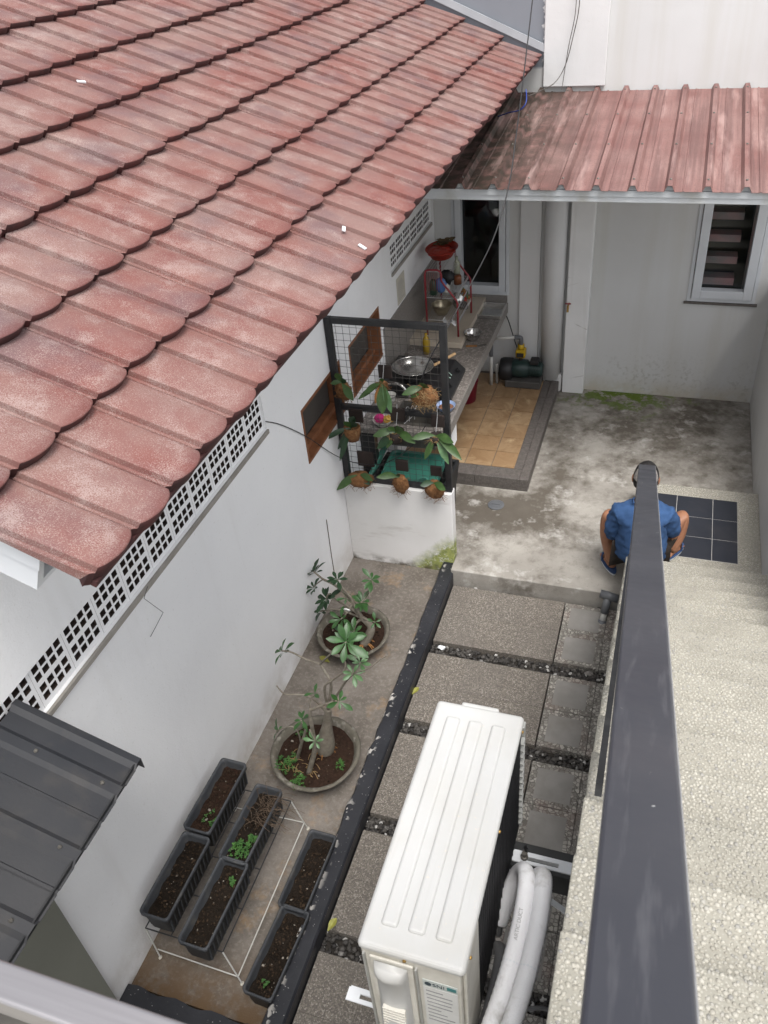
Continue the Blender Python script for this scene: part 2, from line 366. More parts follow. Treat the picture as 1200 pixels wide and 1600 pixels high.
mat('steel_brass', (.46,.40,.28), (.36,.32,.24), 6, .28, .05, metal=.85)
mat('red_enamel', (.30,.035,.045), (.22,.03,.035), 8, .4, .04)
mat('chrome_wire', (.6,.6,.6), (.5,.5,.5), 8, .3, 0, metal=.6)
mat('red_plastic', (.42,.03,.012), (.33,.022,.010), 5, .45, .1, 20)
mat('blue_plastic', (.10,.20,.42), (.07,.15,.34), 6, .4, 0)
mat('bowl_blue', (.30,.40,.62), (.26,.36,.56), 6, .35, 0)
mat('white_ceramic', (.62,.61,.57), (.55,.54,.5), 6, .3, 0)
mat('food_brown', (.25,.12,.06), (.14,.06,.03), 60, .7, .5, 60)
mat('pink_wrap', (.55,.03,.20), (.45,.02,.15), 10, .4, .2, 30)
mat('yellow_wrap', (.5,.30,.05), (.4,.24,.04), 10, .4, .2, 30)
mat('crimson_plastic', (.33,.015,.06), None, 5, .4, 0)
mat('stove_black', (.010,.010,.011), (.016,.016,.017), 6, .3, .03)
mat('oil_yellow', (.45,.30,.03), (.38,.24,.02), 5, .25, 0)
mat('pump_green', (.012,.03,.028), (.02,.04,.036), 10, .45, .05)
mat('pump_black', (.012,.012,.013), (.02,.02,.021), 10, .5, .1)
mat('pump_base', (.085,.08,.075), (.06,.057,.052), 10, .7, .2)
mat('pump_yellow', (.52,.34,.015), (.44,.28,.012), 10, .4, .03)
mat('teal_plastic', (.055,.22,.165), (.04,.17,.13), 4, .35, .03)
mat('bin_black', (.012,.013,.014), (.02,.021,.022), 8, .45, .1)
mat('brass', (.4,.25,.08), None, 5, .35, 0, metal=.8)
mat('paper', (.58,.55,.47), (.5,.47,.4), 8, .8, .05)
mat('skin', (.34,.165,.095), (.28,.13,.075), 12, .55, .08, 120)
mat('shirt_blue', (.035,.085,.20), (.028,.07,.165), 14, .9, .4, 220)
mat('shorts_brown', (.035,.027,.022), (.048,.037,.03), 14, .9, .4, 200)
mat('hair_black', (.008,.007,.007), (.014,.012,.011), 60, .7, .5, 200)
mat('cap_grey', (.27,.25,.23), (.14,.13,.12), 70, .9, .4, 120)
mat('sandal_blue', (.04,.075,.17), None, 5, .5, 0)
mat('sandal_white', (.55,.58,.6), None, 5, .6, 0)
mat('band_pale', (.85,.45,.44), (.4,.4,.39), 5, .7, 0)
mat('curtain_grey', (.11,.11,.115), (.085,.085,.09), 3, .8, .1)
mat('ground_pale', (.40,.385,.36), (.33,.315,.29), 3, .9, .3, 20)  # unseen ground, coloured pale to bounce fill light into the yard

# ------------------------------------------------------------------ mesh builder
class MB:
    def __init__(s): s.v = []; s.f = []
    def add(s, verts, faces):
        o = len(s.v); s.v.extend([tuple(v) for v in verts]); s.f.extend([tuple(i + o for i in f) for f in faces]); return s
    def box(s, x0, x1, y0, y1, z0, z1, M=None):
        vs = [Vector((x, y, z)) for z in (z0, z1) for y in (y0, y1) for x in (x0, x1)]
        if M: vs = [M @ v for v in vs]
        return s.add(vs, [(0,2,3,1),(4,5,7,6),(0,1,5,4),(2,6,7,3),(0,4,6,2),(1,3,7,5)])
    def bar(s, a, b, w, h, up=(0,0,1)):
        a = Vector(a); b = Vector(b); d = (b - a).normalized(); u = Vector(up)
        r = d.cross(u)
        if r.length < 1e-4: r = d.cross(Vector((1,0,0)))
        r.normalize(); u = r.cross(d)
        vs = [p + r*sx*w/2 + u*sz*h/2 for p in (a, b) for sz in (-1, 1) for sx in (-1, 1)]
        return s.add(vs, [(0,1,3,2),(4,6,7,5),(0,4,5,1),(2,3,7,6),(0,2,6,4),(1,5,7,3)])
    def tube(s, pts, r, n=8, cap=True):
        pts = [Vector(p) for p in pts]; m = len(pts)
        rs = r if isinstance(r, (list, tuple)) else [r]*m
        o = len(s.v); prev = None
        for i, p in enumerate(pts):
            t = (pts[min(i+1, m-1)] - pts[max(i-1, 0)]).normalized()
            if prev is None:
                u = t.cross(Vector((0,0,1)))
                if u.length < 1e-3: u = t.cross(Vector((1,0,0)))
            else: u = prev - t*prev.dot(t)
            u.normalize(); prev = u; w = t.cross(u)
            for k in range(n):
                a = 2*pi*k/n; s.v.append(tuple(p + (u*math.cos(a) + w*math.sin(a))*rs[i]))
        for i in range(m-1):
            for k in range(n):
                s.f.append((o+i*n+k, o+i*n+(k+1)%n, o+(i+1)*n+(k+1)%n, o+(i+1)*n+k))
        if cap:
            s.f.append(tuple(o+k for k in reversed(range(n)))); s.f.append(tuple(o+(m-1)*n+k for k in range(n)))
        return s
    def lathe(s, prof, c, n=20, M=None, sx=1, sy=1):
        o = len(s.v); c = Vector(c)
        for (r, z) in prof:
            for k in range(n):
                a = 2*pi*k/n; p = Vector((r*math.cos(a)*sx, r*math.sin(a)*sy, z))
                if M: p = M @ p
                s.v.append(tuple(c + p))
        for i in range(len(prof)-1):
            for k in range(n):
                s.f.append((o+i*n+k, o+i*n+(k+1)%n, o+(i+1)*n+(k+1)%n, o+(i+1)*n+k))
        if prof[0][0] > 1e-5: s.f.append(tuple(o+k for k in reversed(range(n))))
        if prof[-1][0] > 1e-5: s.f.append(tuple(o+(len(prof)-1)*n+k for k in range(n)))
        return s
    def blob(s, c, rx, ry, rz, n=10, m=7, jit=0, M=None):
        o = len(s.v); c = Vector(c)
        for i in range(m+1):
            th = pi*i/m
            for k in range(n):
                a = 2*pi*k/n; j = 1 + random.uniform(-jit, jit)
                p = Vector((rx*math.sin(th)*math.cos(a)*j, ry*math.sin(th)*math.sin(a)*j, rz*math.cos(th)*j))
                if M: p = M @ p
                s.v.append(tuple(c + p))
        for i in range(m):
            for k in range(n):
                s.f.append((o+i*n+k, o+(i+1)*n+k, o+(i+1)*n+(k+1)%n, o+i*n+(k+1)%n))
        return s
    def prism(s, poly, y0, y1, plane='xz'):
        n = len(poly); o = len(s.v)
        for y in (y0, y1):
            for (a, b) in poly:
                s.v.append((a, y, b) if plane == 'xz' else ((y, a, b) if plane == 'yz' else (a, b, y)))
        s.f.append(tuple(o+k for k in range(n))); s.f.append(tuple(o+n+k for k in reversed(range(n))))
        for k in range(n): s.f.append((o+k, o+n+k, o+n+(k+1)%n, o+(k+1)%n))
        return s
    def leaf(s, base, d, L, W, up=(0,0,1), droop=.3, fold=.15, n=5, shape='ov'):
        base = Vector(base); d = Vector(d).normalized(); up = Vector(up)
        side = d.cross(up)
        if side.length < 1e-3: side = d.cross(Vector((1,0,0)))
        side.normalize(); u = side.cross(d).normalized(); o = len(s.v)
        for i in range(n+1):
            t = i/n
            if shape == 'ov': w = W*.5*math.sin(pi*min(1, (t*.92+.06)**1.35))
            elif shape == 'ob': w = W*.5*math.sin(pi*min(1, (t*.93+.05)**1.9))
            else: w = W*.5*(1-abs(2*t-1)**4*.9)*(1 if t < .75 else 1)
            w = max(w, W*.05)
            p = base + d*(L*t) + Vector((0,0,-1))*(droop*L*t*t)
            s.v += [tuple(p - side*w + u*fold*w), tuple(p), tuple(p + side*w + u*fold*w)]
        for i in range(n):
            a = o+i*3; s.f += [(a, a+1, a+4, a+3), (a+1, a+2, a+5, a+4)]
        return s
    def mesh(s, name):
        me = bpy.data.meshes.new(name); me.from_pydata(s.v, [], s.f); me.validate(); me.update(); return me
    def build(s, name, material, parent=None, smooth=False, bevel=0, seg=2, local=False, sub=0):
        if parent is not None and not local:
            off = wloc(parent); s.v = [(v[0]-off.x, v[1]-off.y, v[2]-off.z) for v in s.v]
        me = s.mesh(name)
        bm = bmesh.new(); bm.from_mesh(me); bmesh.ops.recalc_face_normals(bm, faces=bm.faces); bm.to_mesh(me); bm.free()
        return mk(name, me, material, parent, smooth, bevel, seg, sub)
def wloc(o):
    v = Vector((0,0,0))
    while o is not None: v += o.location; o = o.parent
    return v
def mk(name, me, material, parent=None, smooth=False, bevel=0, seg=2, sub=0):
    ob = bpy.data.objects.new(name, me); COL.objects.link(ob)
    if not me.materials: me.materials.append(MATS[material] if isinstance(material, str) else material)
    if parent is not None: ob.parent = parent
    if smooth:
        for p in me.polygons: p.use_smooth = True
    if bevel:
        b = ob.modifiers.new('bevel', 'BEVEL'); b.width = bevel; b.segments = seg; b.limit_method = 'ANGLE'; b.angle_limit = R_(40)
    if sub:
        b = ob.modifiers.new('sub', 'SUBSURF'); b.levels = sub; b.render_levels = sub
    return ob
def tag(o, label, cat, group=None):
    o['label'] = label; o['category'] = cat
    if group: o['group'] = group
    return o
def thing(name, label, cat, loc=(0,0,0), group=None):
    o = bpy.data.objects.new(name, None); COL.objects.link(o); o.location = loc; o.empty_display_size = .05
    return tag(o, label, cat, group)
def structure(o): o['kind'] = 'structure'; return o
def inst(name, me, material, parent, loc, rot=(0,0,0)):
    """piece that shares mesh data; loc in world axes"""
    ob = mk(name, me, material, parent); ob.location = Vector(loc) - (wloc(parent) if parent else Vector()); ob.rotation_euler = rot
    return ob
def holed(axis, p, thick, u0, u1, v0, v1, holes):
    """wall sheet with real openings; axis 'x': plane x=p, u=y; axis 'y': plane y=p, u=x"""
    mb = MB()
    us = sorted({u0, u1, *[h[i] for h in holes for i in (0, 1)]}); vs = sorted({v0, v1, *[h[i] for h in holes for i in (2, 3)]})
    def inh(a, b): return any(h[0] < a < h[1] and h[2] < b < h[3] for h in holes)
    def P(u, v, d): return (p+d, u, v) if axis == 'x' else (u, p+d, v)
    def solid(i, j): return 0 <= i < len(us)-1 and 0 <= j < len(vs)-1 and not inh((us[i]+us[i+1])/2, (vs[j]+vs[j+1])/2)
    for i in range(len(us)-1):
        for j in range(len(vs)-1):
            if not solid(i, j): continue
            a, b, c, d = us[i], us[i+1], vs[j], vs[j+1]
            for t in (0, thick): mb.add([P(a,c,t), P(b,c,t), P(b,d,t), P(a,d,t)], [(0,1,2,3)])
            if not solid(i-1, j): mb.add([P(a,c,0), P(a,d,0), P(a,d,thick), P(a,c,thick)], [(0,1,2,3)])
            if not solid(i+1, j): mb.add([P(b,c,0), P(b,d,0), P(b,d,thick), P(b,c,thick)], [(0,1,2,3)])
            if not solid(i, j-1): mb.add([P(a,c,0), P(b,c,0), P(b,c,thick), P(a,c,thick)], [(0,1,2,3)])
            if not solid(i, j+1): mb.add([P(a,d,0), P(b,d,0), P(b,d,thick), P(a,d,thick)], [(0,1,2,3)])
    return mb
def text(name, body, size, material, parent, Mx):
    cu = bpy.data.curves.new(name, 'FONT'); cu.body = body; cu.size = size; cu.extrude = .0004
    tmp = bpy.data.objects.new(name, cu); COL.objects.link(tmp)
    bpy.context.view_layer.update()
    me = bpy.data.meshes.new_from_object(tmp.evaluated_get(bpy.context.evaluated_depsgraph_get()))
    bpy.data.objects.remove(tmp)
    me.transform(Mx); off = wloc(parent); me.transform(Matrix.Translation(-off)); me.materials.clear()
    return mk(name, me, material, parent)

# ================================================================== SETTING
structure(MB().add([(-60,-60,-.09),(60,-60,-.09),(60,60,-.09),(-60,60,-.09)], [(0,1,2,3)]).build('ground', 'ground_pale'))
structure(MB().box(-2.065,-1.345,1.255,4.514,-.08,0).build('planting_strip', 'strip_concrete'))
mbp = MB().prism([(-1.258,4.41),(.82,4.41),(.82,7.2),(-2.065,7.2),(-2.065,4.606),(-1.258,4.606)], -.08, .12, 'xy')
structure(mbp.build('patio', 'patio_concrete', bevel=.008))

# garden path: gravel bed, pavers, loose stones
path = structure(MB().box(-1.238,-.032,-1,4.408,-.085,-.05).build('garden_path', 'gravel_bed'))
PY = [(3.81,4.38),(3.13,3.70),(2.45,3.02),(1.77,2.34),(1.09,1.66),(.41,.98)]
slab = MB().box(-.1350,.1350,-.1418,.1418,-.05,0); slab_me = slab.mesh('paver')
bmx = bmesh.new(); bmx.from_mesh(slab_me); bmesh.ops.recalc_face_normals(bmx, faces=bmx.faces)
bmesh.ops.bevel(bmx, geom=[e for e in bmx.edges], offset=.0012, segments=1, affect='EDGES'); bmx.to_mesh(slab_me); bmx.free()
fr = MB()
for (a, b, c, d) in [(-.143,.143,-.1405,-.102),(-.143,.143,.102,.1405),(-.143,-.102,-.102,.102),(.102,.143,-.102,.102)]:
    fr.box(a, b, c, d, -.05, 0)
fr_me = fr.mesh('mosaic_paver'); ctr_me = MB().box(-.102,.102,-.102,.102,-.05,.0015).mesh('paver_centre')
strip_me = MB().box(-.036,.036,-.1405,.1405,-.05,-.001).mesh('mosaic_strip')
for (y0, y1) in PY:
    for r in range(2):
        yc = y0 + .1425 + r*.2845
        for c in range(3):
            o = inst('paver', slab_me, 'terrazzo', path, (-1.098 + c*.2705, yc, random.uniform(-.001,.001)), (random.uniform(-.003,.003), random.uniform(-.003,.003), 0))
        rz = random.uniform(-.008,.008)
        p = inst('mosaic_paver', fr_me, 'mosaic', path, (-.270, yc, random.uniform(-.004,.002)), (0,0,rz))
        q = mk('paver_centre', ctr_me, 'tile_grey', p)
        inst('mosaic_strip', strip_me, 'mosaic', path, (-.088, yc, -.002), (0,0,0))
def stones(name, spots, material, parent, sub=0):
    """many small irregular stones joined; spots: (x,y,z,rx,ry,rz,angle)"""
    t = (1+5**.5)/2
    V = np.array([(-1,t,0),(1,t,0),(-1,-t,0),(1,-t,0),(0,-1,t),(0,1,t),(0,-1,-t),(0,1,-t),(t,0,-1),(t,0,1),(-t,0,-1),(-t,0,1)], float); V /= np.linalg.norm(V[0])
    F = np.array([(0,11,5),(0,5,1),(0,1,7),(0,7,10),(0,10,11),(1,5,9),(5,11,4),(11,10,2),(10,7,6),(7,1,8),(3,9,4),(3,4,2),(3,2,6),(3,6,8),(3,8,9),(4,9,5),(2,4,11),(6,2,10),(8,6,7),(9,8,1)])
    S = np.array(spots); n = len(S)
    P = V[None]*S[:, None, 3:6]
    P = P*(1 + (np.random.rand(n, 12, 1)-.5)*(.5 if sub == 0 else .16))
    ca, sa = np.cos(S[:,6])[:,None], np.sin(S[:,6])[:,None]
    X = P[...,0]*ca - P[...,1]*sa + S[:,0:1]; Y = P[...,0]*sa + P[...,1]*ca + S[:,1:2]; Z = P[...,2] + S[:,2:3]
    vs = np.stack([X, Y, Z], -1).reshape(-1, 3) - np.array(wloc(parent))[None]
    fs = (F[None] + (np.arange(n)*12)[:,None,None]).reshape(-1, 3)
    me = bpy.data.meshes.new(name); me.vertices.add(len(vs)); me.vertices.foreach_set('co', vs.ravel())
    me.loops.add(len(fs)*3); me.loops.foreach_set('vertex_index', fs.ravel().astype(np.int32))
    me.polygons.add(len(fs)); me.polygons.foreach_set('loop_start', np.arange(0, len(fs)*3, 3, dtype=np.int32)); me.polygons.foreach_set('loop_total', np.full(len(fs), 3, dtype=np.int32))
    me.update(calc_edges=True); me.validate()
    o = mk(name, me, material, parent, smooth=(sub > 0)); o['kind'] = 'stuff'; return o
sp = []
def fill(x0, x1, y0, y1, z, r0, r1, dens):
    for _ in range(int((x1-x0)*(y1-y0)*dens)):
        r = random.uniform(r0, r1)
        sp.append((random.uniform(x0,x1), random.uniform(y0,y1), z + random.uniform(-.008,.012), r, r*random.uniform(.6,1), r*random.uniform(.45,.8), random.uniform(0,6.3)))
ys = [4.405] + [v for (a, b) in PY for v in (b, a)]
for i in range(0, len(ys)-1, 2): fill(-1.235,-.05, ys[i+1]-.004, ys[i]+.004, -.042, .008, .021, 4200)
fill(-1.238,-1.236+.012,.4,4.4,-.04,.006,.013,5000)
stones('gravel', sp, 'gravel_stone', path)

# bitumen painted kerb round the strip
kerb = thing('kerb', 'long black painted kerb with chipped paint between strip and pavers', 'kerb', (-1.29, 2.8, 0))
mb = MB(); N = 46
def kx(i): return -1.345 + random.uniform(-.006,.006)
L = [(kx(i), 1.08 + (4.513-1.08)*i/N) for i in range(N+1)]
for (x, y) in L: mb.v += [(x, y, -.08), (x+random.uniform(0,.004), y, .082+random.uniform(-.004,.004)), (x+.012, y, .095), (-1.25, y, .095), (-1.24, y, .085), (-1.24, y, -.08)]
for i in range(N):
    for k in range(5): mb.f.append((i*6+k, i*6+k+1, (i+1)*6+k+1, (i+1)*6+k))
mb.f += [tuple(range(5,-1,-1)), tuple(N*6+k for k in range(6))]
mb.build('long_side', 'black_paint', kerb)
mb = MB()
for i in range(31):
    x = -2.062 + (2.062-1.352)*i/30; e = 1.243 + .008*math.sin(i*.7) + random.uniform(-.003,.003)
    mb.v += [(x,1.08,-.08),(x,1.08,.045),(x,e,.04),(x,e+.008,.0),(x,e+.008,-.08)]
for i in range(30):
    for k in range(4): mb.f.append((i*5+k, i*5+k+1, (i+1)*5+k+1, (i+1)*5+k))
mb.build('short_side', 'black_paint', kerb)

# ------------------------------------------------------------------ white house on the left
XW = -2.065
house = thing('house', 'white single storey house with red scalloped tile roof', 'house', (-2.065, 4.2, 0))
WIN = [(4.03,4.72,1.205,1.60),(4.90,5.575,1.195,1.605)]
VENT = [(.30,3.585,1.748,1.966),(5.935,7.105,1.712,1.918)]
holed('x', XW, -.2, -1.5, 7.198, 0, 2.97, WIN + VENT).build('wall', 'white_plaster', house)
MB().box(-3.9,-3.75,-1.5,7.19,0,3.0).build('rear_wall', 'white_plaster', house)
# breeze blocks
def block_mesh(w, h, name):
    m = .017; mb_ = .026; g = .0125; gv = .012; mid = .026; ch = (h - m - mb_ - mid - 2*gv)/4; cw = (w - 2*m - 3*g)/4
    vs = [mb_, mb_+ch, mb_+ch+gv, mb_+2*ch+gv, mb_+2*ch+gv+mid, mb_+3*ch+gv+mid, mb_+3*ch+2*gv+mid, mb_+4*ch+2*gv+mid]
    hs = []
    for j in range(4):
        for i in range(4):
            u = m + i*(cw+g); hs.append((u-w/2, u+cw-w/2, vs[2*j], vs[2*j+1]))
    b = holed('x', 0, -.05, -w/2, w/2, 0, h, hs); me = b.mesh(name)
    q = bmesh.new(); q.from_mesh(me); bmesh.ops.remove_doubles(q, verts=q.verts, dist=1e-5); bmesh.ops.recalc_face_normals(q, faces=q.faces); q.to_mesh(me); q.free()
    me.materials.append(MATS['white_plaster']); me.materials.append(MATS['vent_hole_dark'])
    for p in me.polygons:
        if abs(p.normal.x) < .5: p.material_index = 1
    return me
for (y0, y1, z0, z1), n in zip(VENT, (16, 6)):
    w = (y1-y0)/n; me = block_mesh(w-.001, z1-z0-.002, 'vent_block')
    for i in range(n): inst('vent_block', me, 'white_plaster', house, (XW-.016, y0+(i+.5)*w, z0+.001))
    MB().box(XW-.24,XW-.215,y0-.05,y1+.05,z0-.05,z1+.05).build('vent_backing', 'vent_hole_dark', house)
    MB().box(XW-.015,XW+.012,y0-.004,y1+.004,z0-.028,z0-.002).build('vent_ledge', mat('ledge_dust',(.33,.31,.28),(.25,.23,.2),12,.9,.2,60), house, bevel=.003)
for (y0, y1, z0, z1) in WIN:
    w = MB().box(XW-.12,XW-.105,y0+.002,y1-.002,z0+.002,z1-.002).build('window', 'mesh_screen', house)
    fm = MB(); t = .022
    fm.box(XW-.104,XW+.004,y0,y0+t,z0+t,z1-t); fm.box(XW-.104,XW+.004,y1-t,y1,z0+t,z1-t); fm.box(XW-.104,XW+.004,y0,y1,z1-t,z1)
    fm.build('frame', 'wood_brown', w, bevel=.003)
    MB().box(XW-.104,XW+.008,y0,y1,z0,z0+t).build('sill', 'wood_brown', w, bevel=.003)
    MB().box(XW-.1,XW-.05,y0+t,y1-t,z0+t+.001,z0+t+.04).build('sash', 'wood_brown', w, bevel=.003)

# roof
SL = R_(24); cS, sS = math.cos(SL), math.sin(SL)
XE, ZE = -1.15, 2.945; RY0, RY1 = 1.115, 7.185; NC = 8; CD = .325; NTILE = 35; TW = (RY1-RY0)/NTILE
def roofp(v, y, w=0): return Vector((XE - v*cS + w*sS, y, ZE + v*sS + w*cS))
RL = NC*CD
a, b = roofp(.03, RY0+.01, 0), roofp(RL, RY1, 0)
rm = MB(); rm.v = [tuple(roofp(.02,RY0+.012)), tuple(roofp(.02,RY1)), tuple(roofp(RL,RY1)), tuple(roofp(RL,RY0+.012))]
x2 = 2*b.x - XE; rm.v += [(x2, RY1, ZE), (x2, RY0, ZE)]
rm.f = [(0,1,2,3), (3,2,4,5)]
roof = rm.build('roof', 'roof_edge_red', house)
so = roof.modifiers.new('th', 'SOLIDIFY'); so.thickness = .02; so.offset = -1
def tile_mesh(name, drop):
    nu, nv = 16, 4; mb = MB(); US = [0,.012,.062,.078,.13,.2,.3,.4,.5,.6,.7,.8,.87,.92,.955,.975,1]
    KT = [(0,0),(.012,.004),(.062,.004),(.078,.021),(.3,.025),(.55,.024),(.8,.017),(.955,.010),(.975,.0),(1,0)]
    def h(t):
        for (a, p), (b, q) in zip(KT, KT[1:]):
            if t <= b: return p + (q-p)*(t-a)/(b-a)
        return 0
    for i in range(nu+1):
        t = US[i]; u = -TW*(t*1.0)
        e = .052*(1 - math.sqrt(max(0, 1-(.95*(2*t-1))**2)))
        lift = .031
        mb.v.append((e+.010, u, lift + h(t) - drop)); mb.v.append((e+.004, u, lift + h(t) - drop*.55)); mb.v.append((e, u, lift + h(t) - .004))
        for j in range(nv+1):
            k = j/nv; v = e + .004 + (CD + .03 - e)*k**1.3
            mb.v.append((v, u, lift*(1-v/CD) + h(t)))
    c = nv+4
    for i in range(nu):
        for j in range(c-1):
            mb.f.append((i*c+j, (i+1)*c+j, (i+1)*c+j+1, i*c+j+1))
    # near-side lip
    o = len(mb.v); mb.v += [(.055,0,-.004),(CD,0,-.006)]
    mb.f.append((2, c-1, o+1, o)); mb.f.append((0,1,2,o))
    me = mb.mesh(name); q = bmesh.new(); q.from_mesh(me); bmesh.ops.recalc_face_normals(q, faces=q.faces); q.to_mesh(me); q.free()
    me.materials.append(MATS['roof_grit']); me.materials.append(MATS['roof_edge_red'])
    for p in me.polygons:
        cx_ = -sum(me.vertices[vi].co.y for vi in p.vertices)/len(p.vertices)/TW
        p.use_smooth = .09 < cx_ < .95
        if all(vi % c < 3 for vi in p.vertices if vi < o): p.material_index = 1
    return me
tm, tme = tile_mesh('tile', .042), tile_mesh('tile_eave', .056)
rotM = Matrix(((-cS,0,sS),(0,-1,0),(sS,0,cS))).to_euler()
for c in range(NC):
    for i in range(NTILE):
        o = bpy.data.objects.new('tile', tme if c == 0 else tm); COL.objects.link(o); o.parent = roof
        o.location = roofp(c*CD + random.uniform(-.006,.006), RY0 + (i)*TW, random.uniform(-.002,.003)) - wloc(roof)
        o.rotation_euler = (rotM.x + random.uniform(-.014,.014), rotM.y + random.uniform(-.008,.008), rotM.z)
bm_ = MB(); bm_.bar(roofp(RL+.02,RY0-.01,.03), roofp(RL+.02,RY1,.03), .22, .05); bm_.build('ridge_cap', 'roof_grit', roof, bevel=.02)
# boxed barge end under the gable edge
bb = MB()
v0, v1 = .20, RL
for (yy0, yy1, w0, w1) in [(1.175,1.20,-.21,-.045), (1.20,1.42,-.21,-.19)]:
    vs = [roofp(v, y, w) for y in (yy0, yy1) for v, w in ((v0,w0),(v1,w0),(v1,w1),(v0,w1))]
    bb.add(vs, [(0,1,2,3),(4,7,6,5),(0,4,5,1),(1,5,6,2),(2,6,7,3),(3,7,4,0)])
bb.build('barge_board', 'board_white', house)
bb = MB(); vs = [roofp(v, y, w) for y in (1.16, 1.174) for v, w in ((v0-.012,-.11),(v1,-.11),(v1,-.05),(v0-.012,-.05))]
bb.add(vs, [(0,1,2,3),(4,7,6,5),(0,4,5,1),(1,5,6,2),(2,6,7,3),(3,7,4,0)]); bb.build('barge_trim', 'board_white', house)
bb = MB(); vs = [roofp(v, y, w) for y in (1.20, 7.15) for v, w in ((.22,-.09),(.25,-.09),(.25,-.03),(.22,-.03))]
bb.add(vs, [(0,1,2,3),(4,7,6,5),(0,4,5,1),(1,5,6,2),(2,6,7,3),(3,7,4,0)]); bb.build('eave_batten', 'board_white', house)
MB().add([roofp(.24,1.43,-.1), roofp(.24,7.18,-.1), roofp(1.05,7.18,-.12), roofp(1.05,1.43,-.12)], [(0,1,2,3)]).build('soffit', 'board_white', house)
fl = MB(); fl.bar(roofp(.0,7.178,.085), roofp(RL,7.178,.085), .012, .05, up=(sS,0,cS)); fl.build('flashing', 'flashing', house)

# ------------------------------------------------------------------ neighbour building at the back
YB = 7.2
back = thing('neighbour_building', 'tall weathered white building closing the back of the yard', 'building', (0, 7.2, 0))
W1 = (-1.905,-1.385,1.03,2.0); W2 = (.15,.695,1.06,2.05)
holed('y', YB, .22, -6.5, 5.0, 0, 6.2, [W1, W2]).build('wall', 'back_plaster', back)
MB().box(-.852,-.655,7.10,7.199,.12,2.66).build('pillar', 'pillar_plaster', back, bevel=.008)
MB().box(-1.13,-.662,7.165,7.199,2.76,6.2).build('pilaster', 'right_plaster', back, bevel=.006)
MB().box(-1.285,-1.105,7.165,7.199,.24,2.66).build('board', 'right_plaster', back, bevel=.004)
MB().lathe([(.0,.26),(.095,.26),(.095,2.66),(0,2.66)], (-.975,7.15,0), 24).build('downpipe', 'right_plaster', back, smooth=True)
MB().box(-1.10,-.86,7.10,7.199,.12,.30).build('pipe_plinth', 'right_plaster', back, bevel=.02)
s = NT('clear_glass'); tr = s.n.new('ShaderNodeBsdfTransparent'); gl = s.n.new('ShaderNodeBsdfGlossy'); gl.inputs['Roughness'].default_value = .02
mxs = s.n.new('ShaderNodeMixShader'); fz = s.n.new('ShaderNodeFresnel'); fz.inputs[0].default_value = 1.5
tr.inputs[0].default_value = (.85,.88,.88,1)
s.l.new(fz.outputs[0], mxs.inputs[0]); s.l.new(tr.outputs[0], mxs.inputs[1]); s.l.new(gl.outputs[0], mxs.inputs[2]); s.l.new(mxs.outputs[0], s.n['Material Output'].inputs[0])
for (x0, x1, z0, z1), fw, room in ((W1, .06, 0), (W2, .075, 1)):
    w = MB().box(x0+.05,x1-.05,YB+.055,YB+.061,z0+.05,z1-.05).build('window', 'clear_glass', back)
    f1 = MB(); f = .03
    f1.box(x0,x0+f,YB-.012,YB+.1,z0,z1); f1.box(x1-f,x1,YB-.012,YB+.1,z0,z1); f1.box(x0+f,x1-f,YB-.012,YB+.1,z0,z0+f); f1.box(x0+f,x1-f,YB-.012,YB+.1,z1-f,z1)
    f1.build('frame', 'window_white', w, bevel=.003)
    f2 = MB(); g = f+.004; e = f+fw
    f2.box(x0+g,x0+e,YB-.03,YB+.05,z0+g,z1-g); f2.box(x1-e,x1-g,YB-.03,YB+.05,z0+g,z1-g); f2.box(x0+e,x1-e,YB-.03,YB+.05,z0+g,z0+e); f2.box(x0+e,x1-e,YB-.03,YB+.05,z1-e,z1-g)
    f2.build('sash', 'window_white', w, bevel=.004)
    rm2 = holed('y', YB+1.6, .05, x0-.4, x1+.4, z0-.6, z1+.4, []); 
    rm2.box(x0-.45,x0-.4,YB+.23,YB+1.6,z0-.6,z1+.4).box(x1+.4,x1+.45,YB+.23,YB+1.6,z0-.6,z1+.4).box(x0-.4,x1+.4,YB+.23,YB+1.6,z0-.65,z0-.6).box(x0-.4,x1+.4,YB+.23,YB+1.6,z1+.4,z1+.45)
    rm2.build('room', 'curtain_grey', w)
    if room:
        st2 = MB()
        for k in range(7): st2.box(x0+.0, x0+.36, YB+.11+k*.03, YB+.24+k*.03, z0-.08+k*.175, z0-.02+k*.175)
        st2.build('reflected_steps', 'band_pale', w)  # solid bands standing in for the staircase reflected in the pane
        MB().box(x1-.10,x1+.05,YB+.3,YB+.34,z0-.3,z1+.3).build('curtain', 'band_pale', w)
MB().box(W2[0]-.02,W2[1]+.02,YB-.02,YB-.001,W2[2]-.022,W2[2]-.002).build('window_ledge', 'granite_edge', back)
MB().box(-1.90,-1.40,7.185,7.199,.95,1.02).build('tile_strip', 'backsplash', back)

# ------------------------------------------------------------------ wall on the right of the stairs
tag(MB().box(.82,.97,2.9,7.198,0,1.3).build('side_wall', 'right_plaster', bevel=.006), 'low white boundary wall on the right of the tiled landing', 'wall')

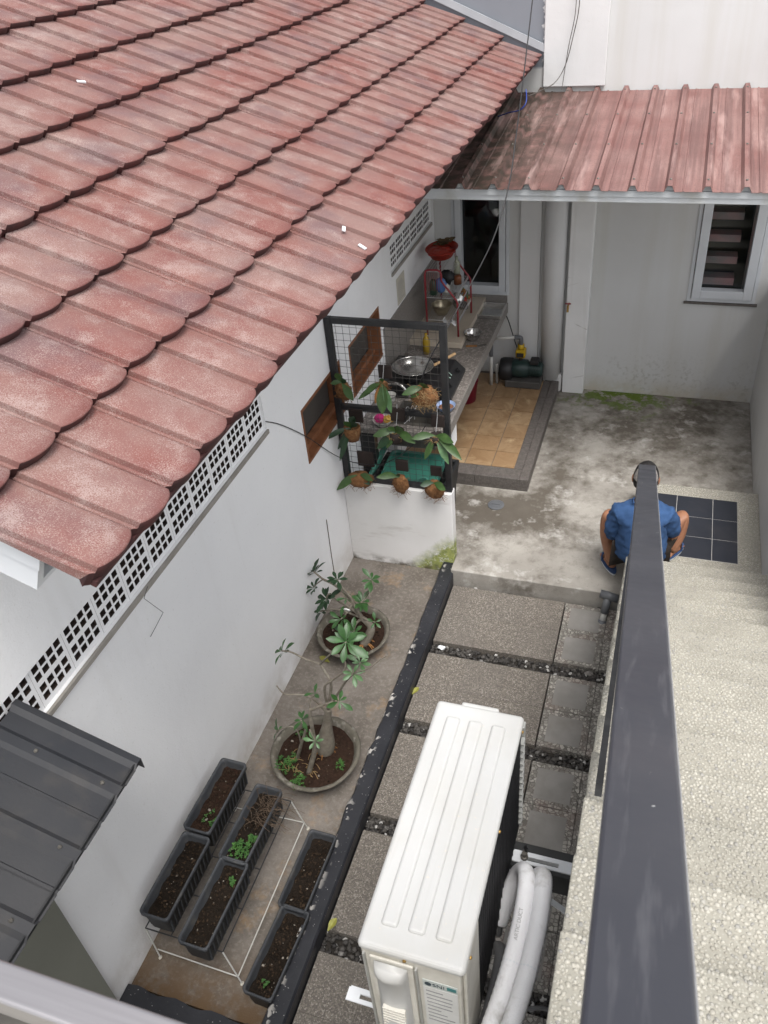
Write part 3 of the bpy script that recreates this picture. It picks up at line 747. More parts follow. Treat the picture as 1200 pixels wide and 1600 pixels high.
# ------------------------------------------------------------------ red sheet canopy
can = thing('canopy', 'red corrugated metal canopy over the back of the yard', 'canopy', (-.1, 6.3, 2.5))
CY0, CZ0, CY1, CZ1 = 5.37, 2.545, 7.185, 2.722
def canp(x, t, w): 
    return (x, CY0 + (CY1-CY0)*t, CZ0 + (CZ1-CZ0)*t + w)
RIB = .2135
def can_profile(x0, nr):
    pr = [(x0-.1068, 0)]
    for k in range(nr):
        c = x0 + k*RIB
        pr += [(c-.03, 0), (c-.014, .034), (c+.014, .034), (c+.03, 0), (c+.072, .0), (c+.076, .004), (c+.084,.004), (c+.088, 0)]
    pr.append((x0+(nr-1)*RIB+.1068, 0)); return pr
bits = [(-1.782,4),(-.928,4),(-.074,4),(.780,3)]
for (x0, nr) in bits:
    mb = MB(); pr = can_profile(x0, nr)
    for t in (-.012, .33, .66, 1.0):
        for (x, w) in pr: mb.v.append(canp(x, t, w + random.uniform(-.001,.001)))
    n = len(pr)
    for j in range(3):
        for i in range(n-1): mb.f.append((j*n+i, j*n+i+1, (j+1)*n+i+1, (j+1)*n+i))
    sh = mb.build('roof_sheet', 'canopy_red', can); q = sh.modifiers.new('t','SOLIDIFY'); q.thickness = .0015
    sc = MB()
    for k in range(nr):
        for t in (.04, .35, .66, .95):
            sc.lathe([(.008,0),(.008,.003),(.004,.007),(0,.007)], canp(x0+k*RIB, t, .034), 8)
    o = sc.build('screws', 'dirty_metal', sh); o['kind'] = 'stuff'
mb = MB().box(-1.88,1.3,5.385,5.445,2.462,2.538); mb.build('front_beam', 'galv_white', can, bevel=.004)
mb = MB()
for k in range(14): 
    c = -1.782 + k*RIB; mb.prism([(c-.030,0),(c-.013,.024),(c+.013,.024),(c+.030,0)], 5.386, 5.39)
for i, v in enumerate(mb.v): mb.v[i] = (v[0], v[1], v[2]+2.539)
mb.build('foam_closure', 'galv_white', can)
MB().box(-1.88,1.3,5.375,5.384,2.50,2.536).build('gutter_lip', 'galv_white', can)
for x in (-1.8,-.95,-.1,.75,1.25): MB().bar((x,5.45,2.495),(x,7.19,2.655),.05,.07).build('rafter', 'galv_white', can)
MB().box(1.24,1.3,5.4,5.46,-.09,2.46).build('post', 'galv_white', can)
# ------------------------------------------------------------------ staircase of washed pebbles
SX0, SX1 = -.05, .82; TR, RI, Y0S, Z0S = .27, .1447, 4.42, .46
stair = thing('staircase', 'washed pebble staircase running down to a dark tiled landing', 'staircase', (.4, 2.4, 0))
NS = 15
MB().box(SX0,SX1,4.421,5.53,.121,.30).build('landing', 'pebble_cement', stair, bevel=.006)
for k in range(NS):
    y1 = Y0S - TR*k; y0 = y1 - TR; z = Z0S + RI*k
    MB().box(SX0,SX1,y0+.0005,y1+.012,z-.05,z).build('tread', 'pebble_cement', stair, bevel=.006)
    MB().box(SX0+.012,SX1-.002,y0+.012,y1,z-RI-.03 if k else .301,z-.0505).build('riser', 'pebble_cement', stair)
MB().box(SX0,SX1,-1.5,Y0S-TR*NS,Z0S+RI*NS-.12,Z0S+RI*NS).build('upper_floor', 'pebble_cement', stair, bevel=.006)
MB().box(-4.,SX0-.002,-1.5,.18,Z0S+RI*NS-.12,Z0S+RI*NS).build('balcony_floor', 'pebble_cement', stair)
poly = [(Y0S,.0),(Y0S,.30)]
for k in range(NS): poly += [(Y0S-TR*k-.012, Z0S+RI*k-RI-.03 if k else .30), (Y0S-TR*(k+1)+.01, Z0S+RI*k-.085)]
poly = [(Y0S-.02,-.085),(Y0S-.02,.29),(Y0S-TR*NS, Z0S+RI*NS-.32),(Y0S-TR*NS,-.085)]
MB().prism([(a, b) for a, b in poly], SX0+.014, SX1-.004, 'yz').build('side_wall', 'charcoal_wall', stair)
for (x0, x1) in ((.006,.25),(.254,.502),(.506,.67)):
    for (y0, y1) in ((4.690,4.920),(4.924,5.150),(5.154,5.395)):
        MB().box(x0,x1,y0,y1,.29,.3045).build('tile', 'landing_tile', stair, bevel=.001, seg=1)
MB().box(.004,.672,4.688,5.397,.29,.302).build('grout', 'grout_light', stair)
sp = []
def peb(x0, x1, y0, y1, z, sz):
    nx = int((x1-x0)/sz); ny = int((y1-y0)/(sz*.87))
    for j in range(ny):
        for i in range(nx):
            if random.random() < .02: continue
            x = x0 + (i+.5+(j%2)*.5*.9-.2)*(x1-x0)/nx + random.uniform(-.32,.32)*sz; y = y0 + (j+.5)*(y1-y0)/ny + random.uniform(-.32,.32)*sz
            x = min(max(x, x0+.004), x1-.004); y = min(max(y, y0+.004), y1-.004)
            r = sz*random.choice((.36,.42,.48,.54,.60)); e = random.uniform(.6,.98)
            sp.append((x, y, z-.0005, r, r*e, .0032, random.uniform(0,6.3)))
for k in range(NS): peb(SX0+.003,SX1,Y0S-TR*(k+1)+.012,Y0S-TR*k+.010,Z0S+RI*k,.0136)
peb(SX0+.003,SX1,-.3,Y0S-TR*NS+.0,Z0S+RI*NS,.0136)
for q in ((SX0+.003,SX1,4.425,4.684),(SX0+.003,SX1,5.40,5.527),(.676,SX1,4.684,5.40),(SX0+.003,.0,4.684,5.40)): peb(*q,.30,.0136)
stones('pebbles', sp, 'pebble_stone', stair, sub=1)

# ================================================================== THINGS
# ------------------------------------------------------------------ handrail down the stairs
rail = thing('handrail', 'dark grey steel handrail sloping down the left side of the stairs', 'handrail', (0, 2.3, 1.2))
A, B = Vector((.006,4.30,1.29)), Vector((.056,.10,3.548))
dr = (A-B).normalized(); nn = Vector((1,0,0)).cross(dr); nn.normalize()
if nn.z < 0: nn = -nn
MB().bar(A - nn*.02, B - nn*.02, .094, .04, up=nn).build('top_rail', 'rail_paint', rail, bevel=.005, seg=3)
e = Vector((.0465,0,0)) ; MB().bar(A + e - nn*.014, B + e - nn*.014, .0045, .02, up=nn).build('pale_edge', 'rail_edge', rail, bevel=.001)  # thin paler strip along the right top edge
def railz(y): return A.z + (B.z-A.z)*(A.y-y)/(A.y-B.y)
def nosez(y): k = max(0, min(NS, math.floor((Y0S-y)/TR))); return Z0S + RI*k
for y in (4.22, 2.83, 1.45):
    x = A.x + (B.x-A.x)*(A.y-y)/(A.y-B.y)
    MB().box(x-.018,x+.018,y-.018,y+.018,nosez(y)+.0006,railz(y)-.035).build('post', 'black_steel', rail, bevel=.002)
    MB().box(x-.04,x+.04,y-.03,y+.03,nosez(y)+.0005,nosez(y)+.007).build('base_plate', 'black_steel', rail)
def nline(y): return Z0S + RI/TR*(Y0S-y)
MB().bar((-.028,4.22,nline(4.22)+.06),(-.012,1.45,nline(1.45)+.06),.02,.04).build('bottom_bar', 'black_steel', rail)
MB().bar((-.0,4.22,railz(4.22)-.30),(.03,1.45,railz(1.45)-.30),.016,.03).build('middle_bar', 'black_steel', rail)
# balcony rail in the foreground
br = thing('balcony_rail', 'brushed metal balcony rail in the near left corner', 'railing', (-1.2, .21, 2.63))
MB().box(-4,.03,.198,.233,3.335,3.372).build('top_rail', 'brushed_metal', br, bevel=.004, seg=3)
MB().box(-4,.03,.190,.226,3.262,3.300).build('second_rail', 'dirty_metal', br, bevel=.003)
MB().box(-4,.03,.186,.222,2.72,2.75).build('bottom_rail', 'dirty_metal', br, bevel=.003)
for x in (-3.4,-2.2,-1.0): MB().box(x-.018,x+.018,.189,.225,2.63,3.335).build('post', 'dirty_metal', br)

# ------------------------------------------------------------------ dark lean-to roof with green wall
lean = thing('lean_to_roof', 'dark grey metal lean-to roof jutting out from the white wall', 'roof', (-2.2, .8, 1.7))
EX, EZ, RIS = -1.6, 1.72, .413
def lp(x, y, w=0): return (x, y, EZ + (EX-x)*RIS + w)
ribs = [1.29, 1.04, .79, .54, .29]
mb = MB(); prof = [(1.43,-.035),(1.43,.018),(1.405,.02),(1.385,.004)]
for r in ribs: prof += [(r+.035,.003),(r+.018,.017),(r-.018,.017),(r-.035,.003),(r-.11,.003),(r-.115,.008),(r-.125,.008),(r-.13,.003)]
prof += [(.0,.003)]
xs = [EX+.004,-1.9,-2.064]
for x in xs: mb.v += [lp(x, y, w) for (y, w) in prof]
n = len(prof)
for j in range(len(xs)-1):
    for i in range(n-1): mb.f.append((j*n+i, j*n+i+1, (j+1)*n+i+1, (j+1)*n+i))
o = mb.build('sheet', 'dark_sheet', lean); q = o.modifiers.new('t','SOLIDIFY'); q.thickness = .003
sc = MB()
for r in ribs:
    for x in (-1.66,-1.9): sc.lathe([(.008,0),(.008,.003),(.004,.008),(0,.008)], lp(x, r, .017), 8)
sc.build('screws', 'dirty_metal', o)['kind'] = 'stuff'
MB().bar(lp(EX-.006,0,.004), lp(EX-.006,1.425,.004), .006, .024).build('drip_edge', 'black_steel', lean)
MB().bar(lp(-1.7,.02,-.04), lp(-1.7,1.4,-.04), .04, .05).build('purlin', 'black_steel', lean)
tag(MB().box(-2.064,-2.02,-1.4,1.135,0,1.80).build('green_wall', 'green_wall'), 'short grey green wall panel under the dark lean-to roof', 'wall')

# ------------------------------------------------------------------ air conditioner on its brackets
ac = thing('air_conditioner', 'white outdoor air conditioner unit hung beside the stairs', 'air conditioner', (-.39, 1.26, 1.5))
ax0, ax1, ay0, ay1, az0, az1 = -.535, -.258, .872, 1.665, 1.53, 2.10
MB().box(ax0+.006,ax1-.012,ay0+.006,ay1-.006,az0,az1-.02).build('body', 'ac_cream', ac, bevel=.006)
mb = MB().box(ax0,ax1,ay0,ay1,az1-.03,az1); mb.build('top_panel', 'ac_white', ac, bevel=.014, seg=4)
MB().box(-.46,-.34,ay1-.004,ay1+.016,az1-.028,az1-.008).build('top_lip', 'ac_white', ac, bevel=.008, seg=3)
for c in (-.468,-.397,-.326):
    MB().box(c-.0225,c+.0225,ay0+.06,ay1-.06,az1-.012,az1+.008).build('top_ridge', 'ac_white', ac, bevel=.0095, seg=3)
MB().box(ax1-.012,ax1-.004,ay0+.155,ay1-.03,az0+.01,az1-.031).build('coil', 'ac_black', ac)
gm = MB()
for k in range(26): gm.tube([(ax1-.002,ay0+.17+k*.0225,az0+.02),(ax1-.002,ay0+.17+k*.0225,az1-.04)], .0013, 5)
gm.build('coil_guard', 'ac_black', ac)['kind'] = 'stuff'
MB().box(ax1-.016,ax1+.004,ay1-.024,ay1+.003,az0,az1-.031).build('corner_post', 'ac_metal', ac, bevel=.003)
for k in range(14): MB().box(ax1-.03,ax1+.008,ay1-.055,ay1-.026,az0+.06+k*.033,az0+.068+k*.033).build('louvre', 'ac_metal', ac)
MB().box(ax1-.012,ax1-.001,ay0+.02,ay0+.152,az0,az1-.031).build('back_flange', 'ac_cream', ac, bevel=.004)
# end panel towards the viewer: valve cover, trims, stickers
MB().box(ax0+.03,ax0+.145,ay0-.002,ay0+.006,az0,az1-.045).build('cover_plate', 'ac_cream', ac, bevel=.004)
cov = MB(); nx = 12
for j, z in enumerate([az1-.06,az1-.075,az1-.1,az1-.14,az1-.25,az1-.40]):
    d = [.02,.034,.032,.016,.016,.05][j]
    for i in range(nx+1):
        t = i/nx; x = ax0+.042 + .088*t; cov.v.append((x, ay0-.003 - d*math.sin(pi*t)**.35, z))
for j in range(5):
    for i in range(nx): cov.f.append((j*(nx+1)+i, j*(nx+1)+i+1, (j+1)*(nx+1)+i+1, (j+1)*(nx+1)+i))
cov.f.append(tuple(range(nx+1))); cv = cov.build('valve_cover', 'ac_white', ac, smooth=True)
for k in range(8): MB().box(ax0+.056,ax0+.118,ay0-.030-k*.0012,ay0-.018,az1-.268-k*.013,az1-.262-k*.013).build('slot', 'ac_cream', cv, bevel=.001)
MB().box(ax0+.150,ax0+.155,ay0-.004,ay0+.006,az0,az1-.05).build('seam_strip', 'ac_metal', ac)
MB().box(ax0+.012,ax0+.018,ay0-.002,ay0+.008,az0,az1-.045).build('seam_strip', 'ac_metal', ac)
MB().box(ax0+.165,ax0+.255,ay0+.0035,ay0+.0052,az1-.135,az1-.10).build('sticker', 'sticker', ac)
MB().box(ax0+.165,ax0+.255,ay0+.0035,ay0+.0052,az1-.37,az1-.137).build('rating_label', 'sticker_white', ac)
FY = Matrix.Rotation(R_(90), 4, 'X')
text('lettering', 'SNI', .022, 'print_dark', ac, Matrix.Translation((ax0+.190,ay0+.003,az1-.125)) @ FY)
MB().lathe([(.009,0),(.009,.001),(0,.001)], (ax0+.179,ay0+.0032,az1-.118), 12, M=Matrix.Rotation(R_(90),3,'X')).build('emblem', 'print_dark', ac)
MB().box(ax0+.228,ax0+.252,ay0+.0028,ay0+.0034,az1-.125,az1-.108).build('energy_mark', mat('teal_print',(.05,.2,.2),None,5,.5,0), ac)
lm = MB()
for k in range(9): lm.box(ax0+.172,ax0+.172+random.uniform(.03,.072),ay0+.0028,ay0+.0034,az1-.16-k*.021,az1-.155-k*.021)
lm.build('label_print', 'print_grey', ac)
MB().lathe([(.005,0),(.005,.003),(.002,.005),(0,.005)], (-.41,ay0+.0,az1-.02), 10, M=Matrix.Rotation(R_(90),3,'X')).build('screw', 'brass', ac)
for (sx_, sy_) in ((ax1+.001,ay0+.05),(ax1+.001,1.27),(ax1+.001,ay1-.05)):
    MB().lathe([(.005,0),(.005,.003),(.002,.005),(0,.005)], (sx_,sy_,az1-.018), 8, M=Matrix.Rotation(R_(90),3,'Y')).build('screw', 'brass', ac)
fg = MB()
for r in (.05,.10,.15,.20): fg.tube([(ax0-.004, 1.2+r*math.cos(2*pi*k/28), 1.80+r*math.sin(2*pi*k/28)) for k in range(29)], .003, 6)
for k in range(10): fg.tube([(ax0-.004,1.2,1.8),(ax0-.004,1.2+.21*math.cos(2*pi*k/10),1.8+.21*math.sin(2*pi*k/10))], .0025, 5)
fg.build('fan_guard', 'ac_cream', ac)
for i, (y, lb) in enumerate(((1.54,'slotted white bracket arm under the far end of the air conditioner'),(.97,'slotted white bracket arm under the near end of the air conditioner'))):
    bk = thing('wall_bracket', lb, 'bracket', (-.05, y, 1.35), 'air conditioner wall brackets')
    arm = MB()
    for (a, b, c, d) in ((-.66,-.036,y-.019,y-.007),(-.66,-.036,y+.007,y+.019),(-.66,-.62,y-.007,y+.007),(-.57,-.22,y-.007,y+.007),(-.11,-.036,y-.007,y+.007)):
        arm.box(a,b,c,d,1.505,1.511)
    arm.build('arm', 'board_white', bk); MB().box(-.655,-.04,y+.019,y+.023,1.47,1.511).build('flange', 'board_white', bk)
    MB().box(-.0365,-.0325,y-.02,y+.02,1.15,1.52).build('upright', 'board_white', bk)
    MB().bar((-.04,y,1.2),(-.40,y,1.50),.02,.006).build('strut', 'board_white', bk)
    bt = MB(); bt.lathe([(.013,0),(.013,.012),(.009,.014),(.009,.03),(0,.03)], (-.225,y,1.511), 8); bt.build('bolt', 'dirty_metal', bk)
    MB().blob((-.222,y+.012,1.545),.008,.010,.022,8,6,.3).build('rubber_cap', 'pump_black', bk)
tag(MB().box(-.32,-.04,1.62,1.72,1.18,1.30).build('steel_beam', 'charcoal_wall', bevel=.004), 'dark grey beam beside the white air conditioner bracket below the stairs', 'beam')
def spline(pts, n=8):
    pts = [Vector(p) for p in pts]; out = []
    for i in range(len(pts)-1):
        p0, p1, p2, p3 = pts[max(i-1,0)], pts[i], pts[i+1], pts[min(i+2,len(pts)-1)]
        for k in range(n):
            t = k/n; out.append(.5*((2*p1)+(p2-p0)*t+(2*p0-5*p1+4*p2-p3)*t*t+(3*p1-p0-3*p2+p3)*t**3))
    out.append(pts[-1]); return out
def ribbed(pts, r):
    P = spline(pts, 26); return P, [r*(1 + .02*(1 if i % 2 else -1)) for i in range(len(P))]
pa = [(-.262,1.30,1.52),(-.225,1.385,1.66),(-.188,1.345,1.75),(-.178,1.18,1.76),(-.20,.96,1.72),(-.262,.72,1.62),(-.33,.55,1.50)]
pb = [(-.20,1.32,1.50),(-.165,1.385,1.66),(-.136,1.345,1.75),(-.128,1.17,1.77),(-.15,.95,1.745),(-.215,.70,1.65),(-.29,.53,1.53)]
for pts, lb, tx in ((pa,'thick white insulated pipe, nearer the air conditioner coil','ARTIC DUCT'),(pb,'thick white insulated pipe, nearer the stairs',None)):
    P, rr = ribbed(pts, .0265); t = thing('insulated_pipe', lb, 'pipe', P[0], 'insulated refrigerant pipes')
    MB().tube(P, rr, 16).build('foam_sleeve', 'pipe_white', t, smooth=True)
    MB().tube([P[0]+Vector((0,-.01,-.06)), P[0], P[2]], .012, 8).build('pipe_end', 'pipe_grey', t)
    if tx:
        text('lettering', tx, .016, mat('print_faint',(.5,.5,.5),None,5,.6,0), t, Matrix.Translation((-.176,1.13,1.7905)) @ Matrix.Rotation(R_(90),4,'Z') @ Matrix.Rotation(R_(-1.5),4,'Y'))
    tie = MB(); c = P[len(P)//2+12]; d = (P[len(P)//2+13]-P[len(P)//2+11]).normalized()
    tie.tube([c-d*.003, c+d*.003], .0262, 16); tie.build('cable_tie', 'board_white', t)
P = spline([(-.27,1.26,1.42),(-.235,1.20,1.52),(-.235,1.0,1.55),(-.28,.80,1.48),(-.36,.60,1.40)], 12)
tag(MB().tube(P, .020, 12).build('drain_hose', 'pipe_grey', smooth=True), 'dark grey hose running under the two white pipes', 'hose')
P = spline([atz((790,1592),.9), atz((820,1578),.95), atz((850,1576),.95), atz((870,1590),.9), atz((872,1625),.6)], 8)
tag(MB().tube(P, .008, 8).build('thin_hose', 'pipe_grey', smooth=True), 'thin grey hose curving beside the bottom of the stairs wall', 'hose')

# ------------------------------------------------------------------ low wall with trellis
tag(MB().box(-2.064,-1.258,4.515,4.605,-.08,.722).build('low_wall', 'mossy_plaster', bevel=.006), 'low white wall with green algae under the black trellis', 'wall')
tre = thing('trellis', 'black steel trellis with square wire mesh on the low wall', 'trellis', (-1.66, 4.56, .722))
ty = 4.56
MB().box(-2.062,-2.018,ty-.02,ty+.02,.723,1.985).build('post', 'black_steel', tre, bevel=.003)
MB().box(-1.305,-1.261,ty-.02,ty+.02,.723,1.985).build('post', 'black_steel', tre, bevel=.003)
for z0, z1 in ((1.945,1.984),(1.315,1.35),(.7235,.757)):
    MB().box(-2.018,-1.305,ty-.019,ty+.019,z0,z1).build('rail', 'black_steel', tre, bevel=.003)
wm = MB()
for k in range(15): 
    x = -2.018 + .713*(k+.5)/15; wm.tube([(x,ty+.002*math.sin(k),z) for z in (.757,1.1,1.5,1.945)], .0014, 5)
for k in range(25):
    z = .757 + 1.19*(k+.5)/25; wm.tube([(-2.018,ty-.003,z),(-1.66,ty-.003+.004*math.sin(k*2),z+.003*math.sin(k)),(-1.305,ty-.003,z)], .0014, 5)
wm.build('wire_mesh', 'wire_dark', tre)

def orchid(p, lb, husk, leaves, board=None, hook=False):
    t = thing('orchid', lb, 'orchid', p, 'orchids hung on the trellis'); x, y, z = p
    kind, w, h = husk
    if kind == 'cup':
        prof = [(0,-h),(w*.7,-h),(w*.95,-h*.5),(w,0),(w*.85,.004),(w*.8,-.012),(0,-.012)]
        MB().lathe([(r*random.uniform(.95,1.05), q) for r, q in prof], (x,y,z), 14).build('pot', 'husk', t, smooth=True)
    elif kind == 'pot':
        MB().lathe([(0,-h),(w*.75,-h),(w,0),(w*.9,0),(w*.85,-.015),(0,-.015)], (x,y,z), 16).build('pot', 'dark_board', t, smooth=True)
    else:
        mm = 'straw' if kind == 'straw' else 'husk'
        MB().blob((x,y,z-h*.5), w, w*.7, h*.55, 14, 9, .16).build('root_ball', 'husk', t, smooth=True)
        fb = MB()
        for _ in range(170 if kind == 'straw' else 80):
            a = random.uniform(0,2*pi); u = random.uniform(-1,1); q = Vector((x+w*math.cos(a)*.95, y-abs(w*.7*math.sin(a))*.9, z-h*.5+h*.5*u))
            d = Vector((random.uniform(-1,1), random.uniform(-.6,.1), random.uniform(-1,.6)))*.035
            fb.tube([q, q+d*.6+Vector((0,-.004,0)), q+d], .0012, 4)
        fb.build('root_fibres', 'straw' if kind == 'straw' else 'husk', t)['kind'] = 'stuff'
    if kind in ('cup','pot'):
        fb = MB()
        for _ in range(14):
            q = Vector((x+random.uniform(-w,w)*.7, y-w*.5, z+random.uniform(-.01,.005))); fb.tube([q, q+Vector((random.uniform(-.03,.03),-.012,-.01)), q+Vector((random.uniform(-.04,.04),-.02,random.uniform(-.05,-.01)))], .0014, 4)
        fb.build('roots', 'straw', t)['kind'] = 'stuff'
    for (ang, L, W, m, fy) in leaves:
        d = Vector((math.cos(R_(ang)), fy, math.sin(R_(ang)))); 
        MB().leaf((x,y-.015,z), d, L*1.12, W, up=(0.1,-.8,.6), droop=.32 if math.sin(R_(ang)) > -.3 else .1, fold=.25, n=7).build('leaf', m, t, smooth=True)
    if board:
        bx, bz, s_ = board; MB().box(x+bx-s_,x+bx+s_,4.523,4.541,z+bz-s_,z+bz+s_).build('mount_board', 'dark_board', t, bevel=.003)
    if hook:
        MB().tube(spline([(x,4.535,z+.13),(x,4.52,z+.155),(x,4.535,z+.165),(x,4.52,z+.10),(x,y,z+.02)],5), .0022, 6).build('hook', 'chrome_wire', t)
G, D, OR, PA = 'leaf_orchid', 'leaf_dark', 'leaf_orange', 'leaf_pale'
orchid((-1.955,4.48,1.57),'orchid in the upper left corner of the trellis, brown husk below', ('husk',.055,.13), [(95,.13,.052,G,-.3),(-40,.12,.055,G,-.5),(160,.07,.035,G,-.3),(55,.08,.045,D,-.4)])
orchid((-1.93,4.48,1.225),'orchid in a round husk cup hanging over the left trellis post', ('cup',.062,.10), [(75,.17,.055,D,-.2),(60,.15,.05,D,-.4),(178,.17,.04,D,-.6),(105,.10,.04,G,-.3),(-110,.20,.04,D,-.5),(-125,.15,.035,D,-.4)], (.02,.06,.05))
orchid((-1.672,4.48,1.60),'orchid with one orange dying leaf at the top of the trellis', ('husk',.03,.05), [(-88,.17,.075,G,-.4),(-70,.17,.05,'leaf_pale',-.3),(-150,.17,.038,G,-.3),(-165,.12,.04,G,-.4),(90,.05,.035,G,-.3),(-112,.13,.04,OR,-.2)], (.0,.04,.045), True)
orchid((-1.395,4.475,1.585),'orchid on a big ball of pale straw roots at the upper right', ('straw',.085,.13), [(170,.13,.055,G,-.5),(75,.10,.075,G,-.5),(-150,.09,.04,G,-.4)])
orchid((-1.61,4.475,1.235),'orchid in a dark pot under the middle rail, leaves spreading both ways', ('pot',.055,.085), [(165,.14,.06,G,-.4),(55,.12,.06,G,-.4),(8,.15,.06,G,-.4),(-140,.15,.06,D,-.3),(-120,.11,.04,G,-.3),(120,.08,.04,G,-.3)], (.0,.09,.05), True)
orchid((-1.335,4.475,1.235),'orchid with long drooping leaves over the right trellis post', ('pot',.045,.07), [(160,.15,.055,G,-.4),(-8,.20,.06,G,-.5),(-55,.17,.05,'leaf_pale',-.4),(-115,.15,.045,G,-.3),(20,.14,.06,G,-.4)], (.0,.07,.045), True)
orchid((-1.905,4.475,.845),'orchid with two leaves in a wide brown husk in the lower left corner', ('husk',.095,.10), [(-165,.16,.06,G,-.5),(20,.12,.05,G,-.4),(-25,.09,.045,D,-.4)], (.03,.09,.06))
orchid((-1.610,4.475,.865),'orchid with a single leaf on an upright husk in the bottom middle', ('husk',.055,.14), [(150,.16,.055,G,-.4),(100,.05,.03,D,-.3)], (.0,.05,.045))
orchid((-1.365,4.475,.850),'small orchid with two short leaves in the lower right trellis corner', ('husk',.065,.13), [(160,.09,.05,D,-.5),(15,.10,.055,G,-.5)], (.0,.05,.04))

# ------------------------------------------------------------------ raised kitchen floor
kf = structure(MB().box(-2.064,-.885,5.46,7.198,.1205,.232).build('kitchen_floor', 'granite_edge', bevel=.005))
cols = [-2.06,-1.888,-1.663,-1.438,-1.213,-1.02]; rows = [5.602 + .2235*k for k in range(8)]; rows[-1] = 7.15
for i in range(5):
    for j in range(7):
        MB().box(cols[i]+.0028,cols[i+1]-.0028,rows[j]+.0028,rows[j+1]-.0028,.228,.2375+random.uniform(-.0006,.0006)).build('tile', 'kitchen_tile', kf)
for j in range(4): 
    MB().box(-1.016,-.958,5.602+j*.39,5.602+j*.39+.387,.228,.2365).build('edging_tile', 'granite_edge', kf); MB().box(-.954,-.883,5.4575+j*.434,5.4575+j*.434+.431,.16,.2385).build('edging_tile', 'granite_edge', kf, bevel=.006)
for j in range(3): MB().box(-2.06+j*.368,-2.06+j*.368+.366,5.457,5.598,.15,.2385).build('edging_tile', 'granite_edge', kf, bevel=.006)

# ------------------------------------------------------------------ kitchen counter
ct = thing('kitchen_counter', 'grey mosaic topped kitchen counter along the white wall', 'counter', (-1.73, 6.0, .24))
mb = MB(); sx0, sx1, sy0, sy1 = -1.84,-1.50,4.99,5.33
for (a,b,c,d) in ((-2.063,-1.40,4.90,sy0),(-2.063,-1.40,sy1,7.198),(-2.063,sx0,sy0,sy1),(sx1,-1.40,sy0,sy1)): mb.box(a,b,c,d,.905,.95)
mb.build('worktop', 'counter_granite', ct)
MB().box(-1.404,-1.392,4.90,7.198,.86,.952).build('front_edge', 'backsplash', ct, bevel=.002)
MB().box(-1.50,-1.415,5.16,5.30,.66,.904).build('support', 'white_plaster', ct); MB().box(-2.06,-1.98,5.5,7.19,.2385,.904).build('support', 'white_plaster', ct)
MB().box(-2.06,-1.95,4.92,4.99,.121,.904).build('support', 'stove_black', ct)
MB().box(-2.063,-1.60,6.24,7.196,.951,1.0).build('raised_shelf', 'cream_tile', ct, bevel=.004)
sk = MB().box(sx0,sx1,sy0,sy1,.76,.765); sk.box(sx0,sx0+.006,sy0,sy1,.765,.952).box(sx1-.006,sx1,sy0,sy1,.765,.952).box(sx0+.006,sx1-.006,sy0,sy0+.006,.765,.952).box(sx0+.006,sx1-.006,sy1-.006,sy1,.765,.952)
sk.build('sink', 'dirty_metal', ct)
MB().box(XW-.002,XW+.012,5.63,7.196,.95,1.385).build('backsplash', 'backsplash', ct)
tag(MB().tube(spline([(-1.93,5.2,.95),(-1.93,5.2,1.10),(-1.90,5.19,1.17),(-1.80,5.17,1.18),(-1.74,5.16,1.12),(-1.73,5.16,1.08)],6), .011, 10).build('faucet', 'steel_shiny', smooth=True), 'curved steel faucet over the kitchen sink', 'faucet')
t = thing('sink_rack', 'round wire rack standing in the sink', 'rack', (-1.70,5.1,.765))
for k, (dx, r) in enumerate(((0,.075),(.03,.07),(.06,.065))):
    MB().tube([(-1.74+dx, 5.10+dx+r*math.cos(pi*q/12), .94+r*1.2*math.sin(pi*q/12)) for q in range(13)], .003, 6).build('hoop', 'chrome_wire', t)
MB().tube([(-1.74,5.02,.94),(-1.68,5.23,.94)], .003, 6).build('base_wire', 'chrome_wire', t)
def bowl(name, lb, c, r, h, m, cat='bowl', fill=None, tilt=None):
    t = thing(name, lb, cat, c); Mx = tilt.to_3x3() if tilt else None
    MB().lathe([(0,0),(r*.55,0),(r*.85,h*.5),(r,h),(r*1.04,h),(r*.95,h*.94),(r*.8,h*.5),(r*.5,.008),(0,.008)], c, 22, M=Mx).build('shell', m, t, smooth=True)
    if fill: MB().lathe([(0,h*.62),(r*.5,h*.64),(r*.84,h*.58)], c, 16, M=Mx).build('contents', fill, t)
    return t
# stove and wok
sv = thing('gas_stove', 'black portable gas stove on the kitchen counter', 'stove', (-1.74,5.60,.951))
mb = MB().prism([(-2.03,.951),(-1.47,.951),(-1.47,.985),(-1.55,1.06),(-2.03,1.06)], 5.36, 5.85); mb.build('body', 'stove_black', sv, bevel=.008)
for y in (5.48,5.73):
    MB().lathe([(.05,0),(.05,.012),(.03,.02),(0,.02)], (-1.80,y,1.06), 16).build('burner', 'pump_black', sv)
    MB().lathe([(.018,0),(.018,.02),(0,.02)], (-1.505,y,1.03), 12, M=Matrix.Rotation(R_(45),3,'Y')).build('knob', 'pump_black', sv)
tx = Matrix.Translation((-1.535,5.56,1.0515)) @ Matrix.Rotation(R_(43),4,'Y') @ Matrix.Rotation(R_(90),4,'Z')
text('lettering', '[-]', .07, mat('print_pale',(.35,.5,.42),None,5,.5,0), sv, tx)
wk = bowl('wok', 'round metal wok on the gas stove', (-1.80,5.50,1.09), .16, .075, 'steel_shiny', 'wok')
MB().tube([(-1.64,5.54,1.16),(-1.50,5.66,1.21)], .011, 8).build('handle', mat('wood_pale',(.45,.30,.16),(.36,.23,.11),20,.6), wk)
bowl('blue_bowl', 'light blue bowl of food at the counter edge by the trellis post', (-1.475,5.24,.952), .07, .05, 'bowl_blue', fill='food_brown')
bowl('ceramic_mug', 'cream mug standing behind the sink', (-1.93,5.28,.952), .05, .07, 'white_ceramic', 'mug')
